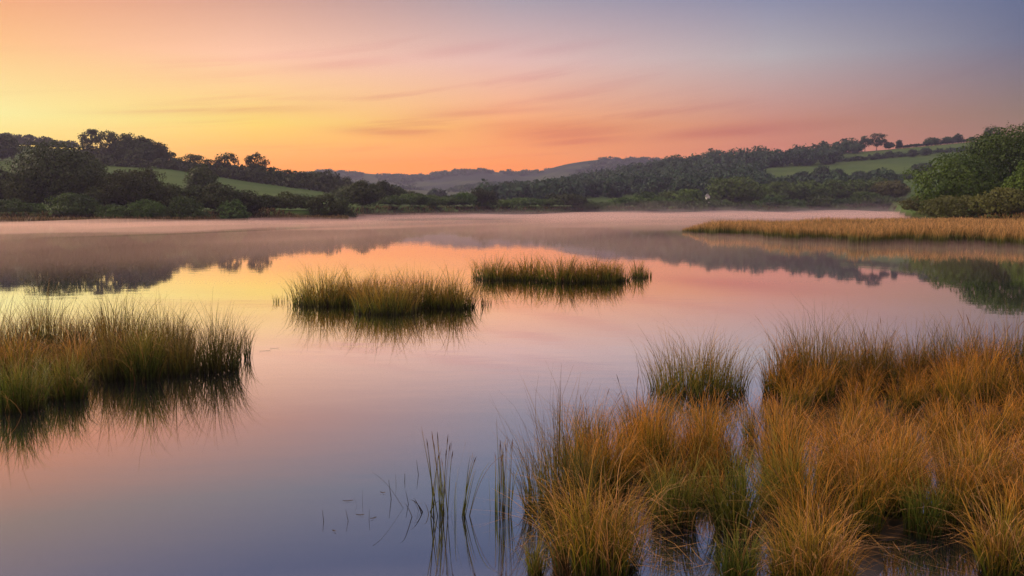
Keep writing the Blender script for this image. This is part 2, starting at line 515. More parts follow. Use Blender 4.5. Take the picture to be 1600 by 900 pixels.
def tussock(name, label, cat, px, py, top, wpx, style, group=None, n=1.0, thick=0.85, Y=None):
    """a sedge or rush tussock whose base stands at photo row py and whose top reaches row top"""
    Y = Y or depth(py)
    x = xpix(px, Y)
    h = zpix(top, Y) * (1.14 if style in ("rush", "islet") else 1.06)
    R = wpx / F * Y * 0.5
    root = empty(name, (x, Y, 0))
    tag(root, label, cat, group)
    w = max(0.0060, Y * 0.00060)
    area = R * 2 * h
    rb = R * (0.86 if style in ("rush", "islet") else 0.66)
    base_n = int(n * 3.0 * area / (w * h * 0.6))
    ry = rb * thick
    if style == "gold":
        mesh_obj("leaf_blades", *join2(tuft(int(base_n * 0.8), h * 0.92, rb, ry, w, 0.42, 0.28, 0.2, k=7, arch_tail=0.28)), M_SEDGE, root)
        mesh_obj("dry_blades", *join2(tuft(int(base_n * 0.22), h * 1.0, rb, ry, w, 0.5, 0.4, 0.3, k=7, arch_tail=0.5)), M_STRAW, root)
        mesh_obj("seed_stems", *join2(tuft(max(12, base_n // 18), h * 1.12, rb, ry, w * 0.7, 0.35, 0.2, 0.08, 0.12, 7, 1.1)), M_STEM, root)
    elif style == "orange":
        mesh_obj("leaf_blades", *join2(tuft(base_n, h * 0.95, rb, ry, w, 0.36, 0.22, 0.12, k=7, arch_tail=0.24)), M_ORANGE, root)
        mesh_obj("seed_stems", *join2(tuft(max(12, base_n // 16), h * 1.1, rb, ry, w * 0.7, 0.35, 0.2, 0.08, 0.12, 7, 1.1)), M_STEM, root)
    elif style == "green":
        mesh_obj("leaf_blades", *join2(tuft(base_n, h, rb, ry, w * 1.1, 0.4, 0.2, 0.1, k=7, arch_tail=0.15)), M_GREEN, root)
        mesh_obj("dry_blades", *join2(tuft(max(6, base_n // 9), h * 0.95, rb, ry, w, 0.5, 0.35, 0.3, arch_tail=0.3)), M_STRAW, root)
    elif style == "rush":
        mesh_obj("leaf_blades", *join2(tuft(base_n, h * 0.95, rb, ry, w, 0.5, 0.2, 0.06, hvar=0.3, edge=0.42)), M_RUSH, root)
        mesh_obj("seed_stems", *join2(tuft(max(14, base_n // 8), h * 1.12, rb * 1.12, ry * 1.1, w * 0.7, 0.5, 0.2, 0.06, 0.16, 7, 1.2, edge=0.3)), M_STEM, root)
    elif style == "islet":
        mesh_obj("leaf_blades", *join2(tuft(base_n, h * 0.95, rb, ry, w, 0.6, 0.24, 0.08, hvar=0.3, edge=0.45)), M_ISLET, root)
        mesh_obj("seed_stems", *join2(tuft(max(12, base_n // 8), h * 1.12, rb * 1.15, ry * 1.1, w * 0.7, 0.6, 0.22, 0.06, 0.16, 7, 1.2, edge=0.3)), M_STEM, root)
    # the dark matted base of dead sheaths
    if n >= 0.75:
        mesh_obj("dead_base", *join2(tuft(int(base_n * 0.25), h * 0.3, rb * 0.95, ry * 0.95, w * 1.3, 0.5, 0.4, 0.3, k=3, stray=0.0, shoots=False)), M_DEADBASE, root)
    return root


def join2(t):
    V, Q, U = t
    return V, Q, None, None, U


# mesh_obj wants (name, V, Q, mat, parent, uv); wrap so tufts can be passed straight
_mesh_obj = mesh_obj


def mesh_obj(name, V, Q, *rest, **kw):
    if len(rest) >= 3 and rest[0] is None and rest[1] is None and isinstance(rest[2], np.ndarray):
        uv = rest[2]
        mat = rest[3] if len(rest) > 3 else None
        parent = rest[4] if len(rest) > 4 else None
        return _mesh_obj(name, V, Q, mat, parent, uv)
    return _mesh_obj(name, V, Q, *rest, **kw)


M_DEADBASE = blade_mat("dead_sheaths", [(0, (0.014, 0.012, 0.007)), (1, (0.05, 0.045, 0.018))],
                       [(0, (0.02, 0.015, 0.008)), (1, (0.09, 0.06, 0.025))], transl=0.1)

# ------------------------------------------------------------------ tussocks: left bank
LB = "rush tussocks of the left bank"
LEFT = [
    (60, 560, 462, 150, "rush", "tall brown rush tussock at the back, against the yellow reflection near the photo's edge"),
    (165, 556, 460, 150, "rush", "tallest back rush tussock of the left bank, rising left of the ragged gap"),
    (250, 560, 475, 110, "rush", "brown rush tussock in the back row between two taller green clumps"),
    (-40, 575, 468, 160, "rush", "back rush tussock cut by the photo's edge above the pale sedge"),
    (20, 590, 500, 130, "gold", "pale straw sedge tussock in the middle of the left bank"),
    (110, 585, 505, 110, "gold", "drooping fawn sedge tussock right of the pale straw one on the left bank"),
    (20, 640, 545, 110, "green", "front green sedge tussock of the left bank, half out of frame"),
    (92, 622, 535, 100, "green", "bright green front tussock where the left bank steps back from the water"),
    (165, 592, 500, 70, "rush", "dark arching tussock in the notch of the left bank"),
    (215, 592, 488, 95, "green", "upright green-brown tussock right of the dark notch"),
    (272, 585, 488, 60, "rush", "narrow rush clump between the green-brown tussock and the outer clump"),
    (330, 578, 485, 95, "rush", "fan-shaped outer rush tussock that ends the left bank"),
    (378, 560, 500, 30, "rush", "thin sparse rush tuft standing alone off the tip of the left bank"),
]
for px, py, top, w, st, lab in LEFT:
    tussock("rush_tussock" if st == "rush" else "sedge_tussock", lab, "tussock", px, py, top, w, st, LB, n=0.35 if w < 40 else 1.0)

# middle islet and farther islet
MI = "tussocks of the middle rush islet"
for px, py, top, w, n, lab in [
    (508, 476, 420, 120, 1.0, "dark spreading rush clump at the islet's end toward the yellow water"),
    (560, 475, 420, 115, 1.0, "brown rush clump behind the gold-green one on the middle islet"),
    (602, 488, 423, 125, 1.0, "gold-green rush clump standing forward in the middle islet"),
    (655, 479, 422, 115, 1.0, "brown rush clump right of the gold-green one on the middle islet"),
    (708, 481, 424, 84, 1.0, "fan-shaped green rush clump split off the pink-water end of the middle islet"),
    (435, 472, 456, 30, 0.12, "few thin stalks in the yellow reflection beside the middle islet"),
    (758, 476, 452, 26, 0.12, "few thin stalks just past the fan-shaped clump of the middle islet"),
]:
    tussock("rush_tussock", lab, "tussock", px, py, top, w, "islet", MI, n=n)
FI = "tussocks of the far rush islet"
for px, py, top, w, n, lab in [
    (774, 437, 396, 84, 1.0, "rush clump at the near-left end of the farther islet in orange water"),
    (822, 437, 399, 84, 1.0, "brown rush clump beside the dip of the farther islet"),
    (878, 440, 396, 96, 1.0, "broad green-brown rush clump in the middle of the farther islet"),
    (925, 440, 401, 92, 1.0, "sloping rush clump near the pink end of the farther islet"),
    (958, 439, 404, 60, 1.0, "low dark rush clump that ends the farther islet's main row"),
    (998, 434, 404, 30, 0.8, "separate small rush tuft just off the end of the farther islet"),
    (1014, 433, 418, 14, 0.4, "tiniest rush tuft, last beyond the farther islet"),
]:
    tussock("rush_tussock", lab, "tussock", px, py, top, w, "islet", FI, n=n)

# ------------------------------------------------------------------ tussocks: right foreground
RB = "tussocks of the right marsh"
RIGHT = [
    (935, 893, 690, 215, "gold", 1.0, "big golden sedge tussock in front with pale tips arching over the dark pool"),
    (838, 900, 815, 40, "green", 0.9, "small upright bright green tuft at the marsh's water edge"),
    (872, 800, 618, 130, "rush", 0.8, "loose brown rush tussock leaning out over the open water"),
    (945, 770, 612, 130, "orange", 0.9, "rusty tussock behind the big golden one in front"),
    (1020, 745, 606, 130, "orange", 0.9, "rusty tussock right behind the arching golden tips"),
    (1105, 735, 612, 130, "orange", 1.0, "bright orange tussock below the detached green rush clump"),
    (1010, 690, 606, 110, "rush", 0.7, "thin brown rush tussock at the back left of the marsh"),
    (1060, 820, 680, 110, "green", 0.8, "greenish sedge tussock above the dark pool"),
    (1160, 830, 690, 110, "green", 0.9, "green sedge tussock in the hollow between the two golden front ones"),
    (1165, 910, 790, 90, "green", 0.7, "short green tuft at the bottom edge beside the dark pool"),
    (1285, 915, 752, 200, "gold", 1.0, "golden sedge tussock at the bottom with long tips arching over the small pool"),
    (1240, 800, 670, 120, "green", 0.9, "mixed green-gold tussock behind the bottom golden one"),
    (1330, 770, 640, 130, "gold", 1.0, "rounded golden tussock beside the large gold-green dome"),
    (1400, 795, 640, 150, "gold", 1.1, "large gold-green domed tussock in the middle of the marsh"),
    (1462, 835, 715, 90, "green", 0.7, "fresh green tuft with open fanned blades at the small pool"),
    (1545, 800, 645, 150, "gold", 1.1, "domed tussock with curled straw tips behind the small pool"),
    (1590, 905, 730, 110, "gold", 1.0, "golden tussock in the bottom corner past the small pool"),
    (1640, 800, 660, 140, "gold", 0.9, "golden tussock cut off by the photo's edge behind the corner one"),
    (1095, 614, 514, 185, "islet", 0.75, "detached dark green rush clump standing alone in open water"),
    (1222, 612, 525, 60, "rush", 0.5, "loose green rush tuft at the edge of the narrow water channel"),
    (1285, 614, 500, 130, "rush", 1.0, "tall rush tussock with dark seed heads next to the channel tuft"),
    (1362, 606, 505, 110, "rush", 1.0, "back rush tussock between the two tallest of the marsh skyline"),
    (1437, 604, 506, 110, "rush", 1.0, "dark green back rush tussock above the orange sedge"),
    (1512, 604, 502, 120, "rush", 1.0, "tall feathery back rush tussock near the photo's edge"),
    (1590, 606, 506, 120, "rush", 1.0, "back rush tussock cut by the photo's edge"),
    (1180, 690, 600, 40, "orange", 0.4, "thin orange tuft standing in the narrow water channel"),
]
for px, py, top, w, st, n, lab in RIGHT:
    nm = {"rush": "rush_tussock"}.get(st, "sedge_tussock")
    tussock(nm, lab, "tussock", px, py, top, w, st, RB, n=n)

# sedge carpet filling the marsh between the tussocks, one mass
def in_bed(px, py):
    ok = (px > 1215) & (py > 600) & (py < 900) & (px < 2300)
    ok |= (px > 905) & (px <= 1160) & (py > 690) & (py < 800)
    pool = ((px - 1090) / 55) ** 2 + ((py - 880) / 60) ** 2 < 1
    pool |= ((px - 1490) / 70) ** 2 + ((py - 900) / 60) ** 2 < 1
    pool |= ((px - 1185) / 38) ** 2 + ((py - 660) / 70) ** 2 < 1
    pool |= ((px - 1480) / 45) ** 2 + ((py - 800) / 40) ** 2 < 1
    return ok & ~pool


def sedge_carpet():
    X = rng.uniform(0.4, 16, 4000); Y = rng.uniform(6.2, 12.9, 4000)
    ok = in_bed(800 + X / Y * F, 325 + CAM_H * F / Y)
    cen = []
    for x, y in zip(X[ok], Y[ok]):
        if all((x - a) ** 2 + (y - b) ** 2 > (0.33 + 0.2 * ((a * 7.3 + b * 3.1) % 1.0)) ** 2 for a, b in cen):
            cen.append((x, y))
    cen = np.array(cen)
    per = 235
    k = len(cen) * per
    ci = np.repeat(np.arange(len(cen)), per)
    a_ = rng.uniform(0, 6.283, k); d_ = rng.random(k) ** 0.6
    X = cen[ci, 0] + np.cos(a_) * d_ * 0.17; Y = cen[ci, 1] + np.sin(a_) * d_ * 0.15
    px = 800 + X / Y * F
    base = np.stack([X, Y, np.full(k, -0.03)], -1)
    ch = rng.uniform(0.36, 0.82, len(cen))[ci] * np.where(px < 1200, 0.8, 1.0)
    H = ch * np.clip(rng.normal(0.88, 0.2, k), 0.3, 1.25)
    phi = a_ + rng.normal(0, 1.0, k)
    m = rng.random(k) < 0.3
    ar = np.where(m, rng.uniform(0.3, 0.7, k), rng.uniform(0.02, 0.34, k))
    dr = np.where(m, rng.uniform(0.25, 0.5, k), rng.uniform(0, 0.2, k))
    V, Q, U = blades(base, H, phi, d_ * rng.uniform(0.0, 0.3, k) + np.abs(rng.normal(0, 0.05, k)), ar, dr, np.maximum(0.0058, Y * 0.00060) * rng.uniform(0.7, 1.3, k), 6)
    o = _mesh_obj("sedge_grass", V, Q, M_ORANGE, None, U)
    tag(o, "orange sedge growing as one thick mass between the tussocks of the marsh", "sedge", kind="stuff")
    q = rng.choice(k, 2600, replace=False)
    V, Q, U = blades(base[q], H[q] * rng.uniform(1.05, 1.4, len(q)), phi[q], rng.uniform(0, 0.2, len(q)), rng.uniform(0.02, 0.3, len(q)),
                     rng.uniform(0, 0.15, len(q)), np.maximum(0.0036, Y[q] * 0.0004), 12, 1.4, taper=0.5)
    o = _mesh_obj("flower_stems", V, Q, M_STEM, None, U)
    tag(o, "thin brown flower stems standing above the orange sedge mass", "sedge", kind="stuff")
    # peat under it
    gx_, gy_ = np.meshgrid(np.linspace(0.2, 16, 160), np.linspace(5.0, 14, 90))
    py = 325 + CAM_H * F / gy_; px = 800 + gx_ / gy_ * F
    inside = in_bed(px, np.clip(py, 601, 899)).astype(float)
    z = -0.14 + 0.106 * inside + 0.05 * vnoise(gx_ * 4, gy_ * 4, 4)
    nv, nu = gx_.shape
    V = np.stack([gx_, gy_, z], -1).reshape(-1, 3)
    i = np.arange(nv - 1)[:, None] * nu + np.arange(nu - 1)[None, :]
    Q = np.stack([i, i + 1, i + nu + 1, i + nu], -1).reshape(-1, 4)
    tag(_mesh_obj("marsh_ground", V, Q, M_PEAT, smooth=True), kind="structure")


sedge_carpet()


def straw_litter():
    n = 26000
    X = rng.uniform(-1, 9, n); Y = rng.uniform(5.8, 13.5, n)
    px = 800 + X / Y * F; py = 325 + CAM_H * F / Y
    ok = (in_bed(px, np.clip(py, 601, 899)) | ((px > 860) & (py > 640) & (px < 1700))) & (rng.random(n) < np.clip(0.12 + 0.25 * vnoise(X * 3, Y * 3, 14), 0.02, 1))
    X, Y = X[ok], Y[ok]; k = len(X)
    L = rng.uniform(0.10, 0.42, k)
    a = rng.uniform(0, 6.283, k)
    base = np.stack([X, Y, np.zeros(k)], -1)
    V, Q, U = blades(base, L, a, np.full(k, 0.85), rng.uniform(0, 0.3, k), np.zeros(k), np.full(k, 0.0055), 4)
    z = 0.005 + 0.035 * rng.random(k)
    V = V.reshape(k, -1, 3); V[:, :, 2] = z[:, None] + 0.12 * V[:, :, 2] * rng.random((k, 1)); V = V.reshape(-1, 3)
    o = _mesh_obj("dead_grass", V, Q, M_STRAW, None, U)
    tag(o, "dead straw lying on the dark water between the marsh tussocks", "straw", kind="stuff")


straw_litter()

# ------------------------------------------------------------------ thin stalks in the open water
def stalks(name, label, px, py, spec, mat=None, group=None):
    """spec: list of (dx m, dy m, height m, lean dir deg, lean, droop)"""
    Y = depth(py); x = xpix(px, Y)
    s = np.array(spec, float)
    n = len(s)
    base = np.stack([s[:, 0], s[:, 1], np.full(n, -0.05)], -1)
    V, Q, U = blades(base, s[:, 2] + 0.05, np.radians(s[:, 3]), s[:, 4], s[:, 5] * 0.6, s[:, 5], np.full(n, 0.009), 8, 0.0, taper=0.2)
    sd = s[s[:, 2] > 0.5]
    root = empty(name, (x, Y, 0)); tag(root, label, "rushes", group)
    _mesh_obj("stalks", V, Q, mat or M_GREEN, root, U)
    m = s[:, 2] > 0.42
    sh, n2 = s[m], int(m.sum())
    if n2:
        V, Q, U = blades(base[m] + [[0.003, 0, 0]] * n2, sh[:, 2] + 0.09, np.radians(sh[:, 3]), sh[:, 4], sh[:, 5] * 0.6, sh[:, 5], np.full(n2, 0.004), 14, 1.6, taper=0.6)
        _mesh_obj("seed_stems", V, Q, M_STEM, root, U)
    return root


r_ = random.Random(3)
spec = [(r_.gauss(0, 0.055), r_.gauss(0, 0.05), r_.uniform(0.3, 0.66), r_.uniform(0, 360), r_.uniform(0.02, 0.12), r_.uniform(0, 0.05)) for _ in range(20)]
spec += [(-0.04, 0, 0.72, 180, 0.16, 0.02), (0.05, 0.02, 0.6, 10, 0.18, 0.03), (-0.02, 0, 0.68, 170, 0.08, 0.02)]
spec += [(0.16 + r_.gauss(0, 0.02), r_.gauss(0, 0.03), r_.uniform(0.3, 0.62), r_.uniform(-30, 30), r_.uniform(0.05, 0.22), r_.uniform(0, 0.1)) for _ in range(7)]
spec += [(0.2, 0, 0.68, 0, 0.22, 0.28)]
stalks("rush_clump", "slender green rushes standing alone in the open water, the wider of two sparse clumps", 690, 806, spec)
spec = [(r_.gauss(0, 0.03), r_.gauss(0, 0.04), r_.uniform(0.25, 0.62), r_.uniform(0, 360), r_.uniform(0.0, 0.06), r_.uniform(0, 0.03)) for _ in range(15)]
spec += [(-0.01, 0, 0.78, 175, 0.05, 0.0), (0.05, 0, 0.6, 0, 0.03, 0.02), (0.06, 0.02, 0.55, 10, 0.1, 0.2), (-0.1, 0.05, 0.3, 170, 0.05, 0)]
stalks("rush_clump", "narrow upright green rush clump between the sparse clump and the marsh edge", 785, 803, spec)
spec = [(r_.gauss(0, 0.05), r_.gauss(0, 0.05), r_.uniform(0.12, 0.3), r_.uniform(0, 360), r_.uniform(0.1, 0.6), r_.uniform(0.1, 0.5)) for _ in range(9)]
stalks("rush_clump", "low tangle of bent dead stalks just left of the wider sparse rushes", 655, 800, spec, M_DEADBASE)


def twig(label, px, py, h, lean_deg, lean, droop=0.0, w=0.006):
    Y = depth(py); x = xpix(px, Y)
    V, Q, U = blades(np.array([[0, 0, -0.03]]), np.array([h + 0.03]), np.radians(np.array([lean_deg])), np.array([lean]), np.array([droop]), np.array([droop * 0.5]), np.array([w]), 6, taper=0.4)
    # square section: two crossed ribbons
    V2 = V.copy(); c = V.reshape(-1, 2, 3).mean(1)
    V2 = V2.reshape(-1, 2, 3); V2[:, 0] = c + [0, -w / 2, 0.001]; V2[:, 1] = c + [0, w / 2, -0.001]
    Vj, Qj, Uj = join([(V, Q, U), (V2.reshape(-1, 3), Q, U)])
    o = _mesh_obj("reed_stalk", Vj, Qj, M_TWIG, None, Uj, loc=(x, Y, 0))
    tag(o, label, "stalk", "dead stalks poking from the open water")


twig("longest bent dead stalk, slanting away from the sparse rushes over its reflection", 629, 794, 0.34, 180, 0.62, 0.12, 0.008)
twig("thin dead stalk beside the foot of the slanting bent one", 607, 780, 0.17, 175, 0.12)
twig("thin straight dead stalk just behind the slanting bent one", 614, 758, 0.1, 90, 0.1)
twig("short dead stalk farthest out in the lake, alone in the water", 498, 814, 0.09, 180, 0.1)
twig("short straight dead stalk with a floating scrap beside it", 570, 812, 0.09, 0, 0.05)
twig("leaning dead stalk behind the floating scrap", 538, 814, 0.09, 180, 0.2)
twig("dead stalk standing straight up above the floating scraps", 560, 787, 0.12, 0, 0.02)
twig("tiny crooked dead stalk next to the straight one above the floating scraps", 553, 790, 0.07, 180, 0.3)
twig("short dead stalk right of the slanting bent one", 635, 788, 0.12, 170, 0.2)
twig("forked-looking dead stalk high above the slanting one", 651, 742, 0.14, 170, 0.12)
twig("tiny dead stalk between the back stalks and the slanting one", 628, 752, 0.07, 90, 0.1)


def scrap(label, px, py, L, rot):
    Y = depth(py); x = xpix(px, Y)
    n = 7
    t = np.linspace(-0.5, 0.5, n)
    w = 0.006 * (1 - 3.2 * t * t) + 0.001
    zc = 0.006 + 0.01 * np.abs(t)
    V = np.concatenate([np.stack([t * L, -w, zc], -1), np.stack([t * L, w, zc + 0.003], -1)])
    c, s = math.cos(rot), math.sin(rot)
    V[:, :2] = np.stack([V[:, 0] * c - V[:, 1] * s, V[:, 0] * s + V[:, 1] * c], -1)
    Q = [(i, i + 1, n + i + 1, n + i) for i in range(n - 1)]
    uv = np.stack([np.full(2 * n, 0.5), np.full(2 * n, 0.4)], -1)
    tag(_mesh_obj("floating_leaf", V, Q, M_TWIG, None, uv, loc=(x, Y, 0)), label, "leaf", "scraps floating on the open water")


scrap("dead leaf floating between the leaning and the short straight stalk", 556, 806, 0.07, 0.05)
scrap("dead leaf floating left of the straight stalk in the water", 537, 784, 0.09, 0.2)
scrap("speck of dead leaf floating in front of all the stalks", 514, 831, 0.04, -0.5)
scrap("curled dead leaf floating by the short straight stalk", 577, 811, 0.06, 0.6)
scrap("dead leaf floating alone above the straight stalk", 593, 771, 0.05, -0.3)
scrap("dead leaf floating off the tip of the left bank", 425, 545, 0.16, 0.1)
scrap("dead leaf floating close to the thin tuft of the left bank", 410, 549, 0.2, 0.5)
scrap("dead leaf floating past the middle islet's last stalks", 790, 472, 0.25, 0.1)

# ------------------------------------------------------------------ reed bed on the right, reeds on the left shore
def reeds(name, label, pts, n, h, w, mat, lean=0.12):
    """pts: (n,2) ground positions"""
    k = len(pts)
    base = np.stack([pts[:, 0], pts[:, 1], np.maximum(ground(pts[:, 0], pts[:, 1]), 0) - 0.05], -1)
    V, Q, U = blades(base, h, rng.uniform(0, 6.28, k), rng.uniform(0, lean, k), rng.uniform(0.02, 0.25, k), rng.uniform(0, 0.15, k), w, 3, taper=0.3)
    o = _mesh_obj(name, V, Q, mat, None, U)
    tag(o, label, "reeds", kind="stuff")


def bed_points():
    n = 260000
    Y = 55 * (145 / 55) ** rng.random(n)
    px = rng.uniform(1050, 2300, n)
    front = np.interp(px, [1060, 1075, 1110, 1200, 1300, 1400, 1600, 2300], [96, 92, 84, 72, 66, 62, 59, 52])
    back = np.interp(px, [1060, 1075, 1110, 1150, 1200, 1300, 1400, 1600, 2300], [97, 99, 102, 106, 112, 124, 150, 150, 150])
    wob = 2.4 * vnoise(px / 18, Y * 0 + 1, 8) + 1.6 * vnoise(px / 5, Y * 0 + 2, 18)
    ok = (Y > front + wob) & (Y < back + wob) & (px > 1066)
    x = (px - 800) / F * Y
    # second strip behind, from px 1150
    return np.stack([x[ok], Y[ok]], -1)


P = bed_points()[:95000]
hN = np.clip(rng.normal(1.08, 0.15, len(P)) + 0.16 * vnoise(P[:, 0] / 2, P[:, 1] / 5, 6) + 0.14 * vnoise(P[:, 0] / 8, P[:, 1] / 14, 16), 0.5, 1.7)
hN *= np.clip(0.3 + (800 + P[:, 0] / P[:, 1] * F - 1062) / 70, 0.3, 1)
reeds("reed_bed", "long golden reed bed on the right reaching from the bank into the misty lake", P, 0, hN, P[:, 1] * 0.0006 * rng.uniform(0.7, 1.4, len(P)), M_REED)
# left shore reed fringe
n = 26000
px = rng.uniform(-420, 1450, n)
sh = np.interp(px, SH_PX, SH_Y)
Y = sh + rng.uniform(-7, 10, n)
left = px < 545
Y = np.where(left & (px > 380), 190 + rng.uniform(-6, 8, n) + np.abs(vnoise(px / 30, px * 0, 2)) * 3, Y)
ok = (px < 1400)
P = np.stack([((px - 800) / F * Y)[ok], Y[ok]], -1)
hN = np.clip(rng.normal(0.75, 0.2, len(P)), 0.3, 1.3)
reeds("shore_reeds", "low brown reed fringe along the far shore under the lakeside trees", P, 0, hN, P[:, 1] * 0.0011 * rng.uniform(0.7, 1.3, len(P)), M_FRINGE)

# ------------------------------------------------------------------ trees
def tube(path, radii, sides=7):
    path = np.asarray(path, float); n = len(path)
    V = []; Q = []
    for i in range(n):
        d = path[min(i + 1, n - 1)] - path[max(i - 1, 0)]
        d = d / (np.linalg.norm(d) + 1e-9)
        u = np.cross(d, [0.3, 1, 0.1]); u /= np.linalg.norm(u)
        v = np.cross(d, u)
        for s in range(sides):
            a = 2 * math.pi * s / sides
            V.append(path[i] + radii[i] * (math.cos(a) * u + math.sin(a) * v))
    for i in range(n - 1):
        for s in range(sides):
            Q.append((i * sides + s, i * sides + (s + 1) % sides, (i + 1) * sides + (s + 1) % sides, (i + 1) * sides + s))
    return np.array(V), np.array(Q), np.zeros((len(V), 2)) + 0.5


def leaf_cloud(W, D, z0, H, leaf, cover, lobes, lobe_r=0.34, flat=1.0, lift=0.35, rg=None, fill=0.3):
    """leaf-sized quads on many overlapping boughs; crown from z0 to H, widest at z0 + lift*(H-z0)"""
    rg = rg or rng
    hc = H - z0
    zc = z0 + lift * hc
    cs = []; rs = []
    for i in range(lobes):
        u = rg.uniform(-1, 1) if lift > 0.3 else rg.uniform(-0.4, 1)
        a = rg.uniform(0, 6.283)
        s = math.sqrt(max(0.0, 1 - u * u)) * rg.uniform(0.55, 0.86)
        up = (H - zc) * 0.74 if u > 0 else (zc - z0) * 0.8
        r = lobe_r * rg.uniform(0.65, 1.2)
        s *= rg.uniform(0.85, 1.12)
        cs.append((math.cos(a) * s * W / 2, math.sin(a) * s * D / 2, zc + u * up))
        rs.append((r * W / 2 * 1.05, r * D / 2 * 1.05, max(0.12 * hc, r * hc * 0.55 * flat)))
    cs = np.array(cs); rs = np.array(rs)
    area = W * hc * 0.78
    n = int(min(30000, max(60, cover * area / (leaf * leaf))))
    wgt = rs[:, 0] * rs[:, 2]; wgt = wgt / wgt.sum()
    idx = rg.choice(lobes, n, p=wgt)
    d = rg.normal(0, 1, (n, 3)); d[:, 2] += 0.25
    d /= np.linalg.norm(d, axis=1)[:, None]
    rad = rg.uniform(0.55, 1.06, n)[:, None] ** 0.6
    spray = rg.random(n) < 0.10                   # twigs that stick out of the bough
    rad = rad * np.where(spray, rg.uniform(1.05, 1.45, n), 1.0)[:, None]
    C = cs[idx] + d * rs[idx] * rad
    if fill:
        m = rg.random(n) < fill
        k = int(m.sum())
        g = rg.normal(0, 1, (k, 3)); g /= np.linalg.norm(g, axis=1)[:, None]
        g *= (rg.random(k) ** 0.4)[:, None] * 0.84
        vz = np.where(g[:, 2] > 0, H - zc, zc - z0)
        C[m] = np.stack([g[:, 0] * W / 2, g[:, 1] * D / 2, zc + g[:, 2] * vz], -1)
        d[m] = g
        big = np.where(m, 1.8, 1.0)
    else:
        big = np.ones(n)
    # fit the crown to its measured height and width
    top = np.percentile(C[:, 2], 99.3)
    C[:, 2] = z0 + (C[:, 2] - z0) * (H - z0) / max(top - z0, 0.1)
    hw = np.percentile(np.abs(C[:, 0]), 98.5)
    C[:, :2] *= W / 2 / hw
    C[:, 2] = np.maximum(C[:, 2], z0 * 0.9 + leaf * 0.3)
    # random frame, tilted to the bough's outside
    nr = d + rg.normal(0, 0.38, (n, 3)); nr /= np.linalg.norm(nr, axis=1)[:, None]
    t = np.cross(nr, rg.normal(0, 1, (n, 3))); t /= np.linalg.norm(t, axis=1)[:, None] + 1e-9
    b = np.cross(nr, t)
    s = (leaf * big * rg.uniform(0.45, 0.8, n))[:, None]
    a1, b1 = t * s, b * s * rg.uniform(0.5, 0.9, n)[:, None]
    V = np.stack([C - a1, C - b1, C + a1, C + b1], 1).reshape(-1, 3)
    Q = np.arange(4 * n).reshape(-1, 4)
    r = np.repeat(rg.random(n), 4)
    U = np.stack([r, np.repeat((C[:, 2] - z0) / hc, 4)], -1)
    return V, Q, U


def trunk_mesh(H, z0, W, r):
    parts = []
    bend = rng.normal(0, 0.03 * H, 2)
    p = [(0, 0, -0.6), (bend[0] * 0.2, bend[1] * 0.2, z0 * 0.5 + 0.2), (bend[0] * 0.6, bend[1] * 0.6, z0 + 0.15 * (H - z0)), (bend[0], bend[1], z0 + 0.62 * (H - z0))]
    parts.append(tube(p, [r * 1.3, r, r * 0.75, r * 0.2]))
    for k in range(6):
        a = k * 1.05 + rng.uniform(0, 0.6)
        s = rng.uniform(0.25, 0.36) * W
        zb = z0 * rng.uniform(0.7, 1.0) + 0.1 * (H - z0)
        parts.append(tube([(bend[0] * .5, bend[1] * .5, zb), (math.cos(a) * s * 0.5, math.sin(a) * s * 0.5, zb + 0.2 * (H - z0)), (math.cos(a) * s, math.sin(a) * s, zb + (0.3 + 0.2 * rng.random()) * (H - z0))],
                          [r * 0.5, r * 0.35, r * 0.08], 5))
    return join(parts)


STY = {  # bottom of crown as share of H, cover, lobes, lobe_r, flat, lift, fill
    "dome": (0.03, 9.0, 24, 0.31, 0.9, 0.38, 0.42),
    "oak": (0.06, 8.5, 26, 0.28, 0.8, 0.42, 0.36),
    "open": (0.20, 6.5, 22, 0.27, 0.8, 0.5, 0.08),
    "tall": (0.03, 9.0, 26, 0.34, 1.0, 0.45, 0.35),
    "bough": (0.02, 7.0, 46, 0.20, 0.62, 0.42, 0.22),
    "bush": (0.0, 7.5, 30, 0.25, 0.8, 0.3, 0.25),
}


def tree(name, label, cat, px, top, wpx, Y, sty, mat, group=None, leaf=None, yb=None):
    x = xpix(px, Y)
    zb = gz(x, Y)
    zt = zpix(top, Y)
    H = max(zt - zb, 1.5)
    W = wpx / F * Y
    b, cover, lobes, lr, flat, lift, fill = STY[sty]
    leaf = leaf or max(0.2, Y * 0.00145)
    z0 = b * H
    V, Q, U = leaf_cloud(W, W * rng.uniform(0.8, 1.0), z0, H, leaf, cover, lobes, lr, flat, lift, fill=fill)
    if sty == "bush":
        o = _mesh_obj(name, V, Q, mat, None, U, loc=(x, Y, zb))
        tag(o, label, cat, group)
        return o
    root = empty(name, (x, Y, zb))
    tag(root, label, cat, group)
    _mesh_obj("crown", V, Q, mat, root, U)
    V, Q, U = trunk_mesh(H, z0, W, max(0.12, 0.022 * H))
    _mesh_obj("trunk", V, Q, M_BARK, root, U, smooth=True)
    return root


def shore(px, off=0.0):
    return float(np.interp(px, SH_PX, SH_Y)) + off


def row(name, label, cat, group, items, Y, sty, mat, **kw):
    for px, top, w in items:
        Yb = Y if Y > 60 else shore(px, Y)
        tree(name, label, cat, px, top, w, Yb + rng.uniform(-4, 4) * Yb / 300, sty, mat, group, **kw)


